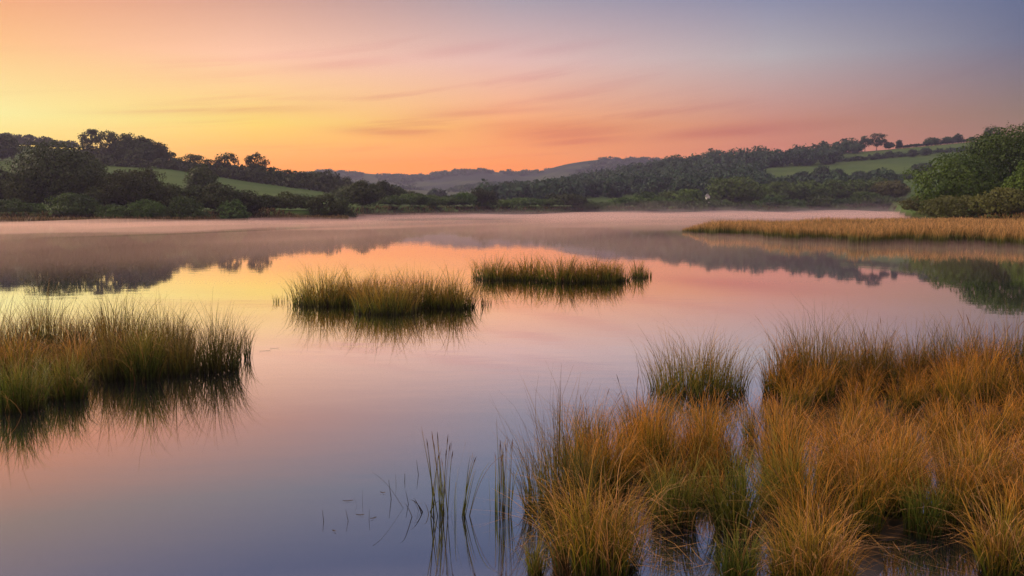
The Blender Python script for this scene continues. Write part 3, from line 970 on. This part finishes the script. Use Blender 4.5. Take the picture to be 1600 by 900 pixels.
# left lakeside
A = "lakeside trees below the left pasture"
tree("broadleaf_tree", "largest dark dome-crowned tree on the left shore, taller than all its neighbours", "tree", 98, 224, 138, 190, "dome", L_DARK, A)
tree("broadleaf_tree", "round-topped tree on the left shore, second right of the great dark dome", "tree", 205, 266, 112, 188, "dome", L_DARK, A)
tree("broadleaf_tree", "dark tree at the photo's edge beside the great dome", "tree", 2, 258, 60, 186, "dome", L_DARK, A)
tree("broadleaf_tree", "low rounded tree between the edge tree and the great dome", "tree", 45, 271, 66, 184, "dome", L_DARK, A)
tree("broadleaf_tree", "small dark tree in the dip between the great dome and the round-topped tree", "tree", 155, 288, 50, 184, "dome", L_DARK, A)
row("broadleaf_tree", "one of the middling dark trees in the lakeside row under the sloping pasture", "tree", "row of dark trees under the pasture",
    [(262, 288, 66), (305, 291, 62), (345, 287, 80), (385, 298, 62), (-60, 262, 90), (-130, 262, 90)], 190, "dome", L_DARK)
row("scrub_bush", "one of the scrubby bushes of the lakeside belt under the pasture's lower end", "bush", "scrub belt under the pasture",
    [(415, 304, 52), (448, 300, 50), (480, 304, 48), (508, 303, 52), (535, 308, 44)], 205, "bush", L_DARK)
row("willow_bush", "one of the olive bushes at the foot of the lakeside trees on the left", "bush", "olive bushes at the left waterline",
    [(20, 311, 56), (58, 318, 36), (180, 319, 42), (232, 312, 62), (292, 309, 66), (365, 313, 50), (-45, 310, 60)], 174, "bush", L_MID)
tree("willow_bush", "lightest green rounded bush in front of the great dark dome", "bush", 118, 302, 84, 173, "bush", L_MID, "olive bushes at the left waterline")
tree("broadleaf_tree", "round dark tree standing where the left pasture runs out to the shore", "tree", 567, 283, 66, shore(567, 16), "dome", L_DARK)
row("broadleaf_tree", "one of the trees stepping down the slope behind the round dark tree", "tree", "trees stepping down to the valley",
    [(598, 283, 44), (618, 290, 40), (640, 298, 36), (545, 292, 50)], 345, "dome", L_DARK)
row("broadleaf_tree", "one of the low bushy trees on the middle of the far shore", "tree", "bushy trees of the middle far shore",
    [(612, 306, 60), (645, 303, 56), (676, 305, 52), (702, 306, 48), (785, 312, 60), (820, 309, 62), (858, 311, 50), (915, 314, 46), (760, 312, 44)], 12, "dome", L_MID)
tree("broadleaf_tree", "darkest upright tree of the middle far shore, taller of a close pair", "tree", 754, 295, 46, shore(754, 11), "tall", L_DARK)
tree("broadleaf_tree", "lower tree of the close pair on the middle far shore", "tree", 726, 300, 40, shore(726, 12), "tall", L_MID)
tree("broadleaf_tree", "round dark bush-like tree left of the small pale meadow gap", "tree", 886, 303, 62, shore(886, 12), "dome", L_DARK)

# left ridge
B = "trees on the skyline of the left ridge"
for px, top, w, lab in [
    (150, 202, 40, "first and tallest see-through tree of the ridge grove, sky showing between its boughs"),
    (176, 205, 40, "second see-through tree of the ridge grove"),
    (203, 209, 44, "dense middle tree of the ridge grove"),
    (230, 214, 44, "sloping-topped tree past the middle of the ridge grove"),
    (253, 223, 36, "last but one tree of the ridge grove, lower than its neighbour"),
    (269, 238, 22, "last small open tree where the ridge grove ends"),
]:
    tree("skyline_tree", lab, "tree", px, top, w, 455, "open" if px < 190 or px > 260 else "oak", L_DARK, B, leaf=0.62)
for px, top, w, lab in [
    (305, 241, 40, "low rounded skyline tree just right of the ridge grove"),
    (331, 249, 20, "tiny round tree between two broad skyline trees"),
    (358, 240, 38, "flat-topped open tree on the skyline, sky under its crown"),
    (404, 240, 36, "umbrella-shaped skyline tree with sky showing through"),
    (286, 248, 14, "smallest shrub-sized tree in the gap after the ridge grove"),
]:
    tree("skyline_tree", lab, "tree", px, top, w, 455, "open", L_DARK, B, leaf=0.5)
row("hedge_tree", "one of the dark filling trees along the ridge under the skyline trees", "tree", "filling trees along the left ridge",
    [(140, 234, 44), (168, 232, 40), (196, 221, 44), (222, 225, 44), (246, 232, 40), (275, 249, 40), (300, 254, 40), (328, 259, 40), (354, 258, 40), (380, 257, 40), (404, 258, 44), (428, 262, 36), (10, 210, 60), (-25, 212, 60), (-80, 212, 70)],
    452, "dome", L_DARK, leaf=0.9)
row("hedge_tree", "one of the lower trees where the left ridge runs down toward the blue hills", "tree", "trees down the end of the left ridge",
    [(450, 266, 34), (470, 268, 36), (495, 268, 34), (518, 266, 40), (540, 277, 34), (505, 278, 40), (475, 279, 40), (560, 286, 34)], 480, "dome", L_DARK, leaf=0.8)
row("ridge_tree", "one of the small trees along the second ridge behind the great dome", "tree", "trees of the second left ridge",
    [(38, 211, 26), (56, 211, 24), (76, 214, 26), (96, 219, 24), (117, 220, 24), (20, 208, 30)], 740, "oak", L_DARK, leaf=0.9)
tree("field_tree", "dark rounded tree standing alone in the left pasture above the lakeside row", "tree", 319, 261, 52, 262, "dome", L_DARK)
tree("field_tree", "small hazy upright tree alone in the left pasture", "tree", 238, 262, 18, 330, "tall", L_DARK)


def hedge(label, pts, hgt, thick, mat, leaf):
    """pts: (px, Y) along the hedge"""
    pts = np.array(pts, float)
    parts = []
    x0, y0 = xpix(pts[0, 0], pts[0, 1]), pts[0, 1]
    z00 = gz(x0, y0)
    n = 40
    tt = np.linspace(0, len(pts) - 1, n)
    PX = np.interp(tt, range(len(pts)), pts[:, 0]); YY = np.interp(tt, range(len(pts)), pts[:, 1])
    for a, b in zip(PX, YY):
        x = xpix(a, b); z = gz(x, b)
        L = 1.6 * np.hypot(xpix(PX[1], YY[1]) - xpix(PX[0], YY[0]), YY[1] - YY[0])
        h = hgt * rng.uniform(0.75, 1.35)
        V, Q, U = leaf_cloud(L, thick, 0, h, leaf, 4.5, 5, 0.5, 1.0, 0.3)
        parts.append((V + [x - x0, b - y0, z - z00], Q, U))
    V, Q, U = join(parts)
    o = _mesh_obj("hedgerow", V, Q, mat, None, U, loc=(x0, y0, z00))
    tag(o, label, "hedge", "hedgerows between the pastures")


hedge("dark hedge along the top of the left pasture under the ridge trees", [(120, 440), (270, 440), (400, 440), (540, 440)], 4.0, 5, L_DARK, 0.8)

# right far shore
Cg = "broadleaf trees of the right far shore"
for px, top, w, m, lab in [
    (1148, 277, 84, L_MID, "tallest and widest green tree of the right far shore, beside the white building"),
    (1072, 296, 58, L_MID, "domed green tree left of the white building"),
    (1388, 283, 66, L_OLIVE, "pale olive willow at the shore's end beside the big right-hand trees"),
]:
    tree("broadleaf_tree", lab, "tree", px, top, w, shore(px, 18), "dome", m, Cg, leaf=0.75)
row("broadleaf_tree", "one of the dark green trees in the wall of wood behind the white mist", "tree", "wood wall of the right far shore",
    [(1190, 288, 62), (1225, 284, 60), (1262, 283, 66), (1298, 281, 64), (1332, 281, 66), (1366, 279, 70), (1210, 300, 50), (1128, 292, 34), (1045, 299, 50), (1010, 300, 44)], 28, "dome", L_MID, leaf=0.8)
row("scrub_bush", "one of the low bushes at the misty waterline of the right far shore", "bush", "bushes at the misty waterline",
    [(945, 316, 44), (972, 309, 48), (1000, 309, 44), (1030, 308, 44), (1062, 311, 40), (1090, 314, 36), (1128, 312, 40), (1165, 314, 40), (1200, 308, 44), (1240, 312, 46), (1278, 306, 50), (1315, 310, 46), (1350, 300, 52), (1385, 306, 48), (1105, 311, 30), (925, 318, 40), (1015, 317, 40), (1075, 320, 44), (1145, 319, 44), (1225, 318, 46), (1300, 318, 46)], 9, "bush", L_MID, leaf=0.75)

# right hill: hedges, hilltop trees
hedge("thin dark hedge along the skyline above the upper right field", [(1395, 1000), (1450, 1000), (1520, 1000)], 2.6, 4, L_WOOD, 1.1)
hedge("bushy hedge dividing the upper and lower right fields", [(1290, 885), (1360, 890), (1430, 898), (1520, 905)], 4.2, 6, L_WOOD, 1.1)
hedge("broad hedge below the lower right field", [(1195, 690), (1280, 690), (1400, 660), (1500, 640)], 3.5, 8, L_WOOD, 1.1)
for px, top, w, sty, lab in [
    (1346, 213, 20, "open", "left and narrower of the two see-through trees on the right hilltop"),
    (1364, 209, 30, "open", "right and wider of the two see-through trees on the right hilltop"),
    (1383, 222, 18, "oak", "low round tree just below the pair of hilltop trees"),
    (1399, 219, 10, "oak", "tiny round tree alone on the skyline of the upper right field"),
    (1449, 215, 24, "dome", "flat clump of trees left of the twin-topped skyline clump"),
    (1474, 214, 22, "dome", "low half of the twin-topped skyline clump"),
    (1490, 209, 16, "oak", "higher half of the twin-topped skyline clump"),
    (1511, 214, 14, "dome", "small bush on the skyline next to the big near tree"),
]:
    tree("hilltop_tree", lab, "tree", px, top, w, 1000, sty, L_WOOD, "trees on the right hilltop", leaf=1.0)
tree("hilltop_tree", "bluish rounded tree rising just behind the big near tree on the right", "tree", 1542, 199, 38, 700, "oak", L_WOOD, leaf=0.9)
row("hedge_tree", "one of the small trees in the hedge between the two right fields", "tree", "trees in the field-dividing hedge",
    [(1365, 239, 10), (1384, 236, 12), (1399, 237, 10), (1419, 234, 14), (1440, 231, 18), (1474, 234, 12), (1492, 231, 20), (1508, 231, 14)], 893, "dome", L_WOOD, leaf=1.0)
row("hedge_tree", "one of the round trees along the bottom of the lower right field", "tree", "trees along the lower field's edge",
    [(1280, 259, 30), (1304, 264, 24), (1340, 267, 24), (1364, 266, 26), (1387, 270, 22), (1250, 268, 28), (1410, 275, 24)], 690, "dome", L_WOOD, leaf=0.9)
tree("field_tree", "lone bluish bush in the lower right field", "tree", 1436, 255, 34, 740, "dome", L_WOOD, leaf=0.9)

# near trees on the right
Dg = "big trees on the right bank"
tree("broadleaf_tree", "biggest dark green tree on the right bank, highest against the sky", "tree", 1580, 201, 190, 176, "bough", L_DEEP, Dg, leaf=0.3)
tree("broadleaf_tree", "sloping-shouldered green tree in front of the biggest one, toward the lake", "tree", 1487, 243, 120, 168, "bough", L_DEEP, Dg, leaf=0.28)
tree("broadleaf_tree", "brightest yellow-green tree, cut by the photo's right edge", "tree", 1612, 248, 84, 148, "bough", L_BRIGHT, Dg, leaf=0.25)
tree("willow_bush", "olive waterside bush at the foot of the sloping green tree", "bush", 1488, 306, 96, 152, "bush", L_OLIVE, "olive bushes of the right bank", leaf=0.25)
tree("willow_bush", "bigger olive bush under the brightest yellow-green tree", "bush", 1562, 294, 104, 145, "bush", L_OLIVE, "olive bushes of the right bank", leaf=0.25)
tree("willow_bush", "small olive bush nearest the lake at the tip of the right bank", "bush", 1436, 306, 60, 182, "bush", L_OLIVE, "olive bushes of the right bank", leaf=0.25)

# ------------------------------------------------------------------ woods that read as one mass
def wood(name, label, cat, cx, cy, hs, ws, leaf, cover, mat, cap):
    parts = []
    z = ground(cx, cy)
    for x, y, zz, h, w in zip(cx, cy, z, hs, ws):
        V, Q, U = leaf_cloud(w, w, h * 0.02, h, leaf, cover, 9, 0.42, 1.0, 0.4)
        U[:, 0] = 0.25 * U[:, 0] + 0.75 * rng.random()
        parts.append((V + [x, y, zz - 0.3], Q, U))
    V, Q, U = join(parts)
    o = _mesh_obj(name, V, Q, mat, None, U)
    tag(o, label, cat, kind="stuff")


n = 2600
px = rng.uniform(755, 1420, n); Y = rng.uniform(530, 1010, n)
row_y = 325 - (ground((px - 800) / F * Y, Y) - CAM_H) / Y * F
top_edge = np.interp(px, [755, 800, 1200, 1240, 1300, 1345, 1420], [200, 200, 200, 200, 200, 200, 200])
field = (px > 1195) & (Y > 700) & ~((px < 1300) & (Y > 850)) & ~((px < 1340) & (Y > 930))
field |= (px > 1195) & (px < 1300) & (Y > 700) & (Y < 770) & (px > 1195 + (Y - 700) * 1.0)
field |= (px > 1400)
field |= (px > 1190) & (Y > 575) & (Y < 860)
gap = (px > 895) & (px < 1060) & (Y < 600)
ok = ~field & ~gap
px, Y = px[ok][:900], Y[ok][:900]
hs = rng.uniform(7, 16, len(px)); ws = hs * rng.uniform(0.8, 1.5, len(px))
wood("woodland", "blue-green woodland covering the slope right of the distant hills", "woodland", (px - 800) / F * Y, Y, hs, ws, 1.5, 3.2, L_WOOD, 0)
n = 1500
px = rng.uniform(430, 1180, n); Y = np.where(rng.random(n) < 0.45, rng.uniform(1550, 1800, n), rng.uniform(2250, 2620, n))
cl = vnoise(px / 26, Y / 120, 9)
ok = cl > -0.1
px, Y = px[ok], Y[ok]
wood("distant_woods", "hazy blue woods on the distant hills in the gap of the valley", "woodland", (px - 800) / F * Y, Y,
     rng.uniform(5, 9, len(px)), rng.uniform(14, 34, len(px)), 3.0, 2.4, L_WOOD, 0)
# trees in the valley mouth
row("valley_tree", "one of the hazy trees in the valley mouth below the distant hills", "tree", "hazy trees in the valley mouth",
    [(678, 294, 22), (690, 296, 18), (790, 285, 30), (808, 283, 26), (775, 291, 26), (830, 288, 28), (850, 284, 30)], 760, "dome", L_WOOD, leaf=1.1)

# white building among the trees
def cottage():
    Y = 452.0; x = xpix(1104, Y); z = gz(x, Y)
    root = empty("cottage", (x, Y, z))
    tag(root, "tiny white building half hidden between trees of the misty right far shore", "building")
    w, d, h, r = 1.6, 3.6, 5.2, 1.1
    V = [(-w/2, -d/2, -1), (w/2, -d/2, -1), (w/2, d/2, -1), (-w/2, d/2, -1), (-w/2, -d/2, h), (w/2, -d/2, h), (w/2, d/2, h), (-w/2, d/2, h), (0, -d/2, h + r), (0, d/2, h + r)]
    me = bpy.data.meshes.new("wall")
    me.from_pydata(V, [], [(0, 1, 5, 8, 4), (1, 2, 6, 5), (2, 3, 7, 9, 6), (3, 0, 4, 7)])
    me.materials.append(M_WALL)
    o = bpy.data.objects.new("wall", me); COL.objects.link(o); o.parent = root
    e = 0.25
    V = [(-w/2 - e, -d/2 - e, h - 0.15), (0, -d/2 - e, h + r + 0.1), (w/2 + e, -d/2 - e, h - 0.15), (-w/2 - e, d/2 + e, h - 0.15), (0, d/2 + e, h + r + 0.1), (w/2 + e, d/2 + e, h - 0.15)]
    V += [(a, b, c + 0.2) for a, b, c in V]
    me = bpy.data.meshes.new("roof")
    me.from_pydata(V, [], [(0, 1, 4, 3), (1, 2, 5, 4), (6, 9, 10, 7), (7, 10, 11, 8), (0, 6, 7, 1), (1, 7, 8, 2), (3, 4, 10, 9), (4, 5, 11, 10), (0, 3, 9, 6), (2, 8, 11, 5)])
    me.materials.append(M_SLATE)
    o = bpy.data.objects.new("roof", me); COL.objects.link(o); o.parent = root


cottage()

# ------------------------------------------------------------------ air: haze and lake mist
def box(name, x0, x1, y0, y1, z0, z1, mat):
    V = [(x0, y0, z0), (x1, y0, z0), (x1, y1, z0), (x0, y1, z0), (x0, y0, z1), (x1, y0, z1), (x1, y1, z1), (x0, y1, z1)]
    Q = [(3, 2, 1, 0), (4, 5, 6, 7), (0, 1, 5, 4), (1, 2, 6, 5), (2, 3, 7, 6), (3, 0, 4, 7)]
    o = _mesh_obj(name, V, Q, mat)
    tag(o, kind="stuff")
    return o


HAZE = box("haze", -3400, 3400, -80, 2860, -2.7, 175, vol_mat("haze_air", (0.62, 0.58, 0.90), 0.00016, 0.45))


def mist(name, label, y0, prof, dens, color, amp, seed, g):
    """a lens of ground mist lying on the lake: prof = (Y, thickness)"""
    px = np.arange(-300, 1920, 30.0)
    ys = np.geomspace(y0, 520, 60)
    PX, YY = np.meshgrid(px, ys)
    X = (PX - 800) / F * YY
    th = np.interp(YY, [p[0] for p in prof], [p[1] for p in prof])
    th = th * np.interp(PX, [-300, 300, 600, 900, 1200, 1920], [1.5, 1.4, 0.9, 0.9, 1.0, 1.0])
    th = th * np.clip(1 + amp * vnoise(X / 9, YY / 22, seed) + 0.5 * amp * vnoise(X / 4, YY / 9, seed + 1), 0.25, 2.2) + 0.012
    nv, nu = X.shape
    top = np.stack([X, YY, 0.02 + th], -1).reshape(-1, 3)
    bot = np.stack([X, YY, np.full_like(X, 0.015)], -1).reshape(-1, 3)
    i = np.arange(nv - 1)[:, None] * nu + np.arange(nu - 1)[None, :]
    Qt = np.stack([i, i + 1, i + nu + 1, i + nu], -1).reshape(-1, 4)
    N = nv * nu
    Qb = Qt[:, ::-1] + N
    side = []
    for a in range(nu - 1):
        side += [(a, a + N, a + 1 + N, a + 1), ((nv - 1) * nu + a + 1, (nv - 1) * nu + a + 1 + N, (nv - 1) * nu + a + N, (nv - 1) * nu + a)]
    for b in range(nv - 1):
        side += [((b + 1) * nu, (b + 1) * nu + N, b * nu + N, b * nu), (b * nu + nu - 1, b * nu + nu - 1 + N, (b + 1) * nu + nu - 1 + N, (b + 1) * nu + nu - 1)]
    o = _mesh_obj(name, np.concatenate([top, bot]), np.concatenate([Qt, Qb, np.array(side)]), vol_mat(name + "_air", color, dens, g), smooth=True)
    tag(o, label, "mist", kind="stuff")


mist("lake_mist", "low pink mist lying on the far half of the lake", 30, [(30, 0.01), (40, 0.08), (60, 0.20), (110, 0.30), (170, 0.30), (300, 0.62), (520, 1.0)], 0.026, (0.96, 0.66, 0.54), 0.75, 21, 0.5)
mist("shore_mist", "thin veil of mist rising against the far shore trees", 150, [(150, 0.05), (200, 0.9), (350, 3.2), (520, 5.0)], 0.0008, (0.95, 0.82, 0.78), 0.9, 31, 0.4)
mist("shore_mist", "denser foot of the mist along the far waterline", 140, [(140, 0.05), (200, 0.45), (350, 1.5), (520, 2.2)], 0.0016, (0.95, 0.80, 0.75), 0.9, 41, 0.4)

# ------------------------------------------------------------------ sky
SUN_AZ = -68.0     # degrees right of the view axis (negative: left)
SUN_EL = 13.0
w = bpy.data.worlds.new("World")
sc.world = w
w.use_nodes = True
nt = w.node_tree
nt.nodes.clear()
out = nt.nodes.new("ShaderNodeOutputWorld")
tc = nt.nodes.new("ShaderNodeTexCoord")
sep = nt.nodes.new("ShaderNodeSeparateXYZ")
nt.links.new(tc.outputs["Generated"], sep.inputs[0])
az = math_n(nt, "MULTIPLY", math_n(nt, "ARCTAN2", sep.outputs[0], sep.outputs[1]), 180 / math.pi)
el = math_n(nt, "MULTIPLY", math_n(nt, "ARCSINE", sep.outputs[2]), 180 / math.pi)
fel = math_n(nt, "POWER", math_n(nt, "DIVIDE", math_n(nt, "MAXIMUM", el, 0.0), 90.0), 0.5)
ELS = [0, 2.7, 5.2, 9.2, 13.2, 17.5, 22, 45, 90]  # overhead rows, out of view, raised beyond dusk brightness to light the grass
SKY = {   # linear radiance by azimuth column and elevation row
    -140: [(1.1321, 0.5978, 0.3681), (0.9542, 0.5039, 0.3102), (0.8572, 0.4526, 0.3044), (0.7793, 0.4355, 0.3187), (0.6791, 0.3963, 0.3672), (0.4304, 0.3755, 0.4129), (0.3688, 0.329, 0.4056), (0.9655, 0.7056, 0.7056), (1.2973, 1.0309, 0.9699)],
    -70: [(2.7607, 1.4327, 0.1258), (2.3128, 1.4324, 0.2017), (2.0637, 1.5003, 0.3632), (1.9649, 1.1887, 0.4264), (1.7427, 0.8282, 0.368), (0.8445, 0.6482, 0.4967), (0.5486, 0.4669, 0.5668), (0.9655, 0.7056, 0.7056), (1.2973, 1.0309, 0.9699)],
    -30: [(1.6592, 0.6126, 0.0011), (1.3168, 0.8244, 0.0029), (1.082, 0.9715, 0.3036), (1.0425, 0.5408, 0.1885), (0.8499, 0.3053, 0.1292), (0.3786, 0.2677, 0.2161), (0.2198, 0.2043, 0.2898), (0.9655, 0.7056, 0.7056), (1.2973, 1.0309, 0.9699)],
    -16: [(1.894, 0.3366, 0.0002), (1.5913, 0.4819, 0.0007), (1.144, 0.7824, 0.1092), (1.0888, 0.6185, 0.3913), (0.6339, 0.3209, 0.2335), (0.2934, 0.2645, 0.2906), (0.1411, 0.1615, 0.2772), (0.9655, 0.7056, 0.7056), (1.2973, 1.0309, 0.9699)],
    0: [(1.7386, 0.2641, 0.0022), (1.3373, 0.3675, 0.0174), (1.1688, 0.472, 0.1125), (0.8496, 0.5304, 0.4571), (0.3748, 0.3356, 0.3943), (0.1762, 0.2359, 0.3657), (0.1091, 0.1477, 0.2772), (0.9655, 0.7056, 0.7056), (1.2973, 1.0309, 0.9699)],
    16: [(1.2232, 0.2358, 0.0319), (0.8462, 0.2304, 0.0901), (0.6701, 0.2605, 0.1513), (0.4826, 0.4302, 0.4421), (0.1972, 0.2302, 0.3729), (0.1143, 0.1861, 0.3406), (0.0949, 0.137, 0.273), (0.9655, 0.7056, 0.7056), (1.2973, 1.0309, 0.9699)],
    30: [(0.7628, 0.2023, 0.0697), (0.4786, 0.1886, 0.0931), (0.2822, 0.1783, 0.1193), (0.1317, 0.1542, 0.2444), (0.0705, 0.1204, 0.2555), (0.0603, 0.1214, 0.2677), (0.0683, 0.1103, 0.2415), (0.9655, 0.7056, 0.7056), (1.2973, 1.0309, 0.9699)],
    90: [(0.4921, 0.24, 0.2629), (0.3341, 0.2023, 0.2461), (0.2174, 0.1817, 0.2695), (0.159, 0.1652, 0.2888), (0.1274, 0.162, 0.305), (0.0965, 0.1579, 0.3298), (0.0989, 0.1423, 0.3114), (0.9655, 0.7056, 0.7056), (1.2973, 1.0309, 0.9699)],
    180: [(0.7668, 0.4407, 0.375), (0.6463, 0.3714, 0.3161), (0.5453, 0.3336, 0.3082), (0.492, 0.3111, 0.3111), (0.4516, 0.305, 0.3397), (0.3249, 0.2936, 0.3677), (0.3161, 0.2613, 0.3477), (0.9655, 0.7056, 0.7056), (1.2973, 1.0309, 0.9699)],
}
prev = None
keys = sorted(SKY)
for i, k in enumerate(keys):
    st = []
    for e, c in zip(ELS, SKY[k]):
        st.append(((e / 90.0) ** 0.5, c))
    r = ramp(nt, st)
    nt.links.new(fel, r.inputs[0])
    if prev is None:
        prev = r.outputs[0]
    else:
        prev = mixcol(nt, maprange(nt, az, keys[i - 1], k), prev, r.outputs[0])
# thin streaks of high cloud: stretched noise in direction space
cmb = nt.nodes.new("ShaderNodeCombineXYZ")
nt.links.new(math_n(nt, "MULTIPLY", az, 0.05), cmb.inputs[0])
nt.links.new(math_n(nt, "SUBTRACT", math_n(nt, "MULTIPLY", el, 0.75), math_n(nt, "MULTIPLY", math_n(nt, "MULTIPLY", az, 0.0135), el)), cmb.inputs[1])
cn = nt.nodes.new("ShaderNodeTexNoise")
cn.inputs["Scale"].default_value = 1.55
cn.inputs["Detail"].default_value = 5.0
cn.inputs["Roughness"].default_value = 0.6
cn.inputs["Distortion"].default_value = 0.25
nt.links.new(cmb.outputs[0], cn.inputs["Vector"])
cm = math_n(nt, "MULTIPLY", maprange(nt, cn.outputs[0], 0.47, 0.68, smooth=True), 0.95)
cn2 = nt.nodes.new("ShaderNodeTexNoise")
cn2.inputs["Scale"].default_value = 0.8
cn2.inputs["Detail"].default_value = 2.0
nt.links.new(cmb.outputs[0], cn2.inputs["Vector"])
cm = math_n(nt, "MULTIPLY", cm, maprange(nt, cn2.outputs[0], 0.38, 0.62, 0.25, 1.0, smooth=True))
cm = math_n(nt, "MULTIPLY", cm, maprange(nt, el, 1.5, 4.0, smooth=True))
cm = math_n(nt, "MULTIPLY", cm, maprange(nt, el, 13.0, 6.0, smooth=True))
cm = math_n(nt, "MULTIPLY", cm, maprange(nt, az, -26.0, -6.0, 0.25, 1.0, smooth=True))
cm = math_n(nt, "MULTIPLY", cm, maprange(nt, az, 24.0, 5.0, 0.35, 1.0, smooth=True))
cm = math_n(nt, "MULTIPLY", cm, 0.7)
brk = maprange(nt, cn.outputs[0], 0.36, 0.60, 0.65, 1.4)
for c_az, c_el, c_w, c_h, tilt, amt in [(2.5, 4.9, 5.0, 0.60, 0.02, 0.95), (-7.2, 4.75, 3.6, 0.42, -0.03, 0.75), (4.6, 4.2, 3.2, 0.36, 0.05, 0.8),
                                        (-10.5, 8.9, 4.0, 0.55, 0.10, 0.30), (-3.0, 9.9, 4.0, 0.45, 0.12, 0.25), (13.5, 4.6, 5.5, 0.42, 0.06, 0.6),
                                        (-18.5, 5.75, 6.0, 0.30, 0.06, 0.55), (3.0, 9.8, 3.5, 0.35, 0.13, 0.2), (-2.0, 6.1, 5.0, 0.3, 0.05, 0.45)]:
    u = math_n(nt, "SUBTRACT", az, c_az)
    v = math_n(nt, "SUBTRACT", math_n(nt, "SUBTRACT", el, c_el), math_n(nt, "MULTIPLY", u, tilt))
    # frayed along the streak
    v = math_n(nt, "ADD", v, math_n(nt, "MULTIPLY", math_n(nt, "SUBTRACT", cn2.outputs[0], 0.5), 1.2))
    q = math_n(nt, "ADD", math_n(nt, "POWER", math_n(nt, "ABSOLUTE", math_n(nt, "DIVIDE", u, c_w)), 2.0),
               math_n(nt, "POWER", math_n(nt, "ABSOLUTE", math_n(nt, "DIVIDE", v, c_h)), 2.0))
    g_ = math_n(nt, "MULTIPLY", math_n(nt, "POWER", 2.718, math_n(nt, "MULTIPLY", q, -1.0)), amt * 1.25)
    cm = math_n(nt, "MAXIMUM", cm, math_n(nt, "MULTIPLY", g_, brk))
cm = math_n(nt, "MINIMUM", cm, 1.0)
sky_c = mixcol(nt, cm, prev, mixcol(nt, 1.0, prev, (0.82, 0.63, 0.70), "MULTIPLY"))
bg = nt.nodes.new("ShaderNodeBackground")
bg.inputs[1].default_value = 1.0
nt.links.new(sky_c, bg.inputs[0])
sky = nt.nodes.new("ShaderNodeTexSky")
sky.sky_type = "NISHITA"
sky.sun_disc = False
sky.sun_elevation = math.radians(SUN_EL)
sky.sun_rotation = math.radians(SUN_AZ)
bg2 = nt.nodes.new("ShaderNodeBackground")
bg2.inputs[1].default_value = 0.004
nt.links.new(sky.outputs[0], bg2.inputs[0])
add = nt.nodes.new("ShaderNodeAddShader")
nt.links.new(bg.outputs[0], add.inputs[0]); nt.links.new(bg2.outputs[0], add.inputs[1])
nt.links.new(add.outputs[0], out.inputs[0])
w.cycles.sampling_method = "MANUAL"
w.cycles.sample_map_resolution = 512

sl = bpy.data.lights.new("sun", "SUN")
sl.energy = 2.6
sl.angle = math.radians(10)
sl.color = (1.0, 0.82, 0.58)
so = bpy.data.objects.new("sun", sl)
COL.objects.link(so)
a, e = math.radians(SUN_AZ), math.radians(SUN_EL)
to_sun = Vector((math.sin(a) * math.cos(e), math.cos(a) * math.cos(e), math.sin(e)))
so.rotation_euler = to_sun.to_track_quat("Z", "Y").to_euler()

# ------------------------------------------------------------------ render
sc.view_settings.view_transform = "Standard"
sc.view_settings.look = "None"
sc.view_settings.exposure = 0.0
sc.view_settings.gamma = 1.0
sc.view_settings.use_curve_mapping = False
c = sc.cycles
c.max_bounces = 6
c.diffuse_bounces = 2
c.glossy_bounces = 3
c.transmission_bounces = 2
c.volume_bounces = 1
c.transparent_max_bounces = 6
c.caustics_reflective = False
c.caustics_refractive = False
c.sample_clamp_indirect = 4.0
c.use_denoising = True
c.denoising_prefilter = "FAST"
try:
    c.denoiser = "OPENIMAGEDENOISE"
except Exception:
    pass
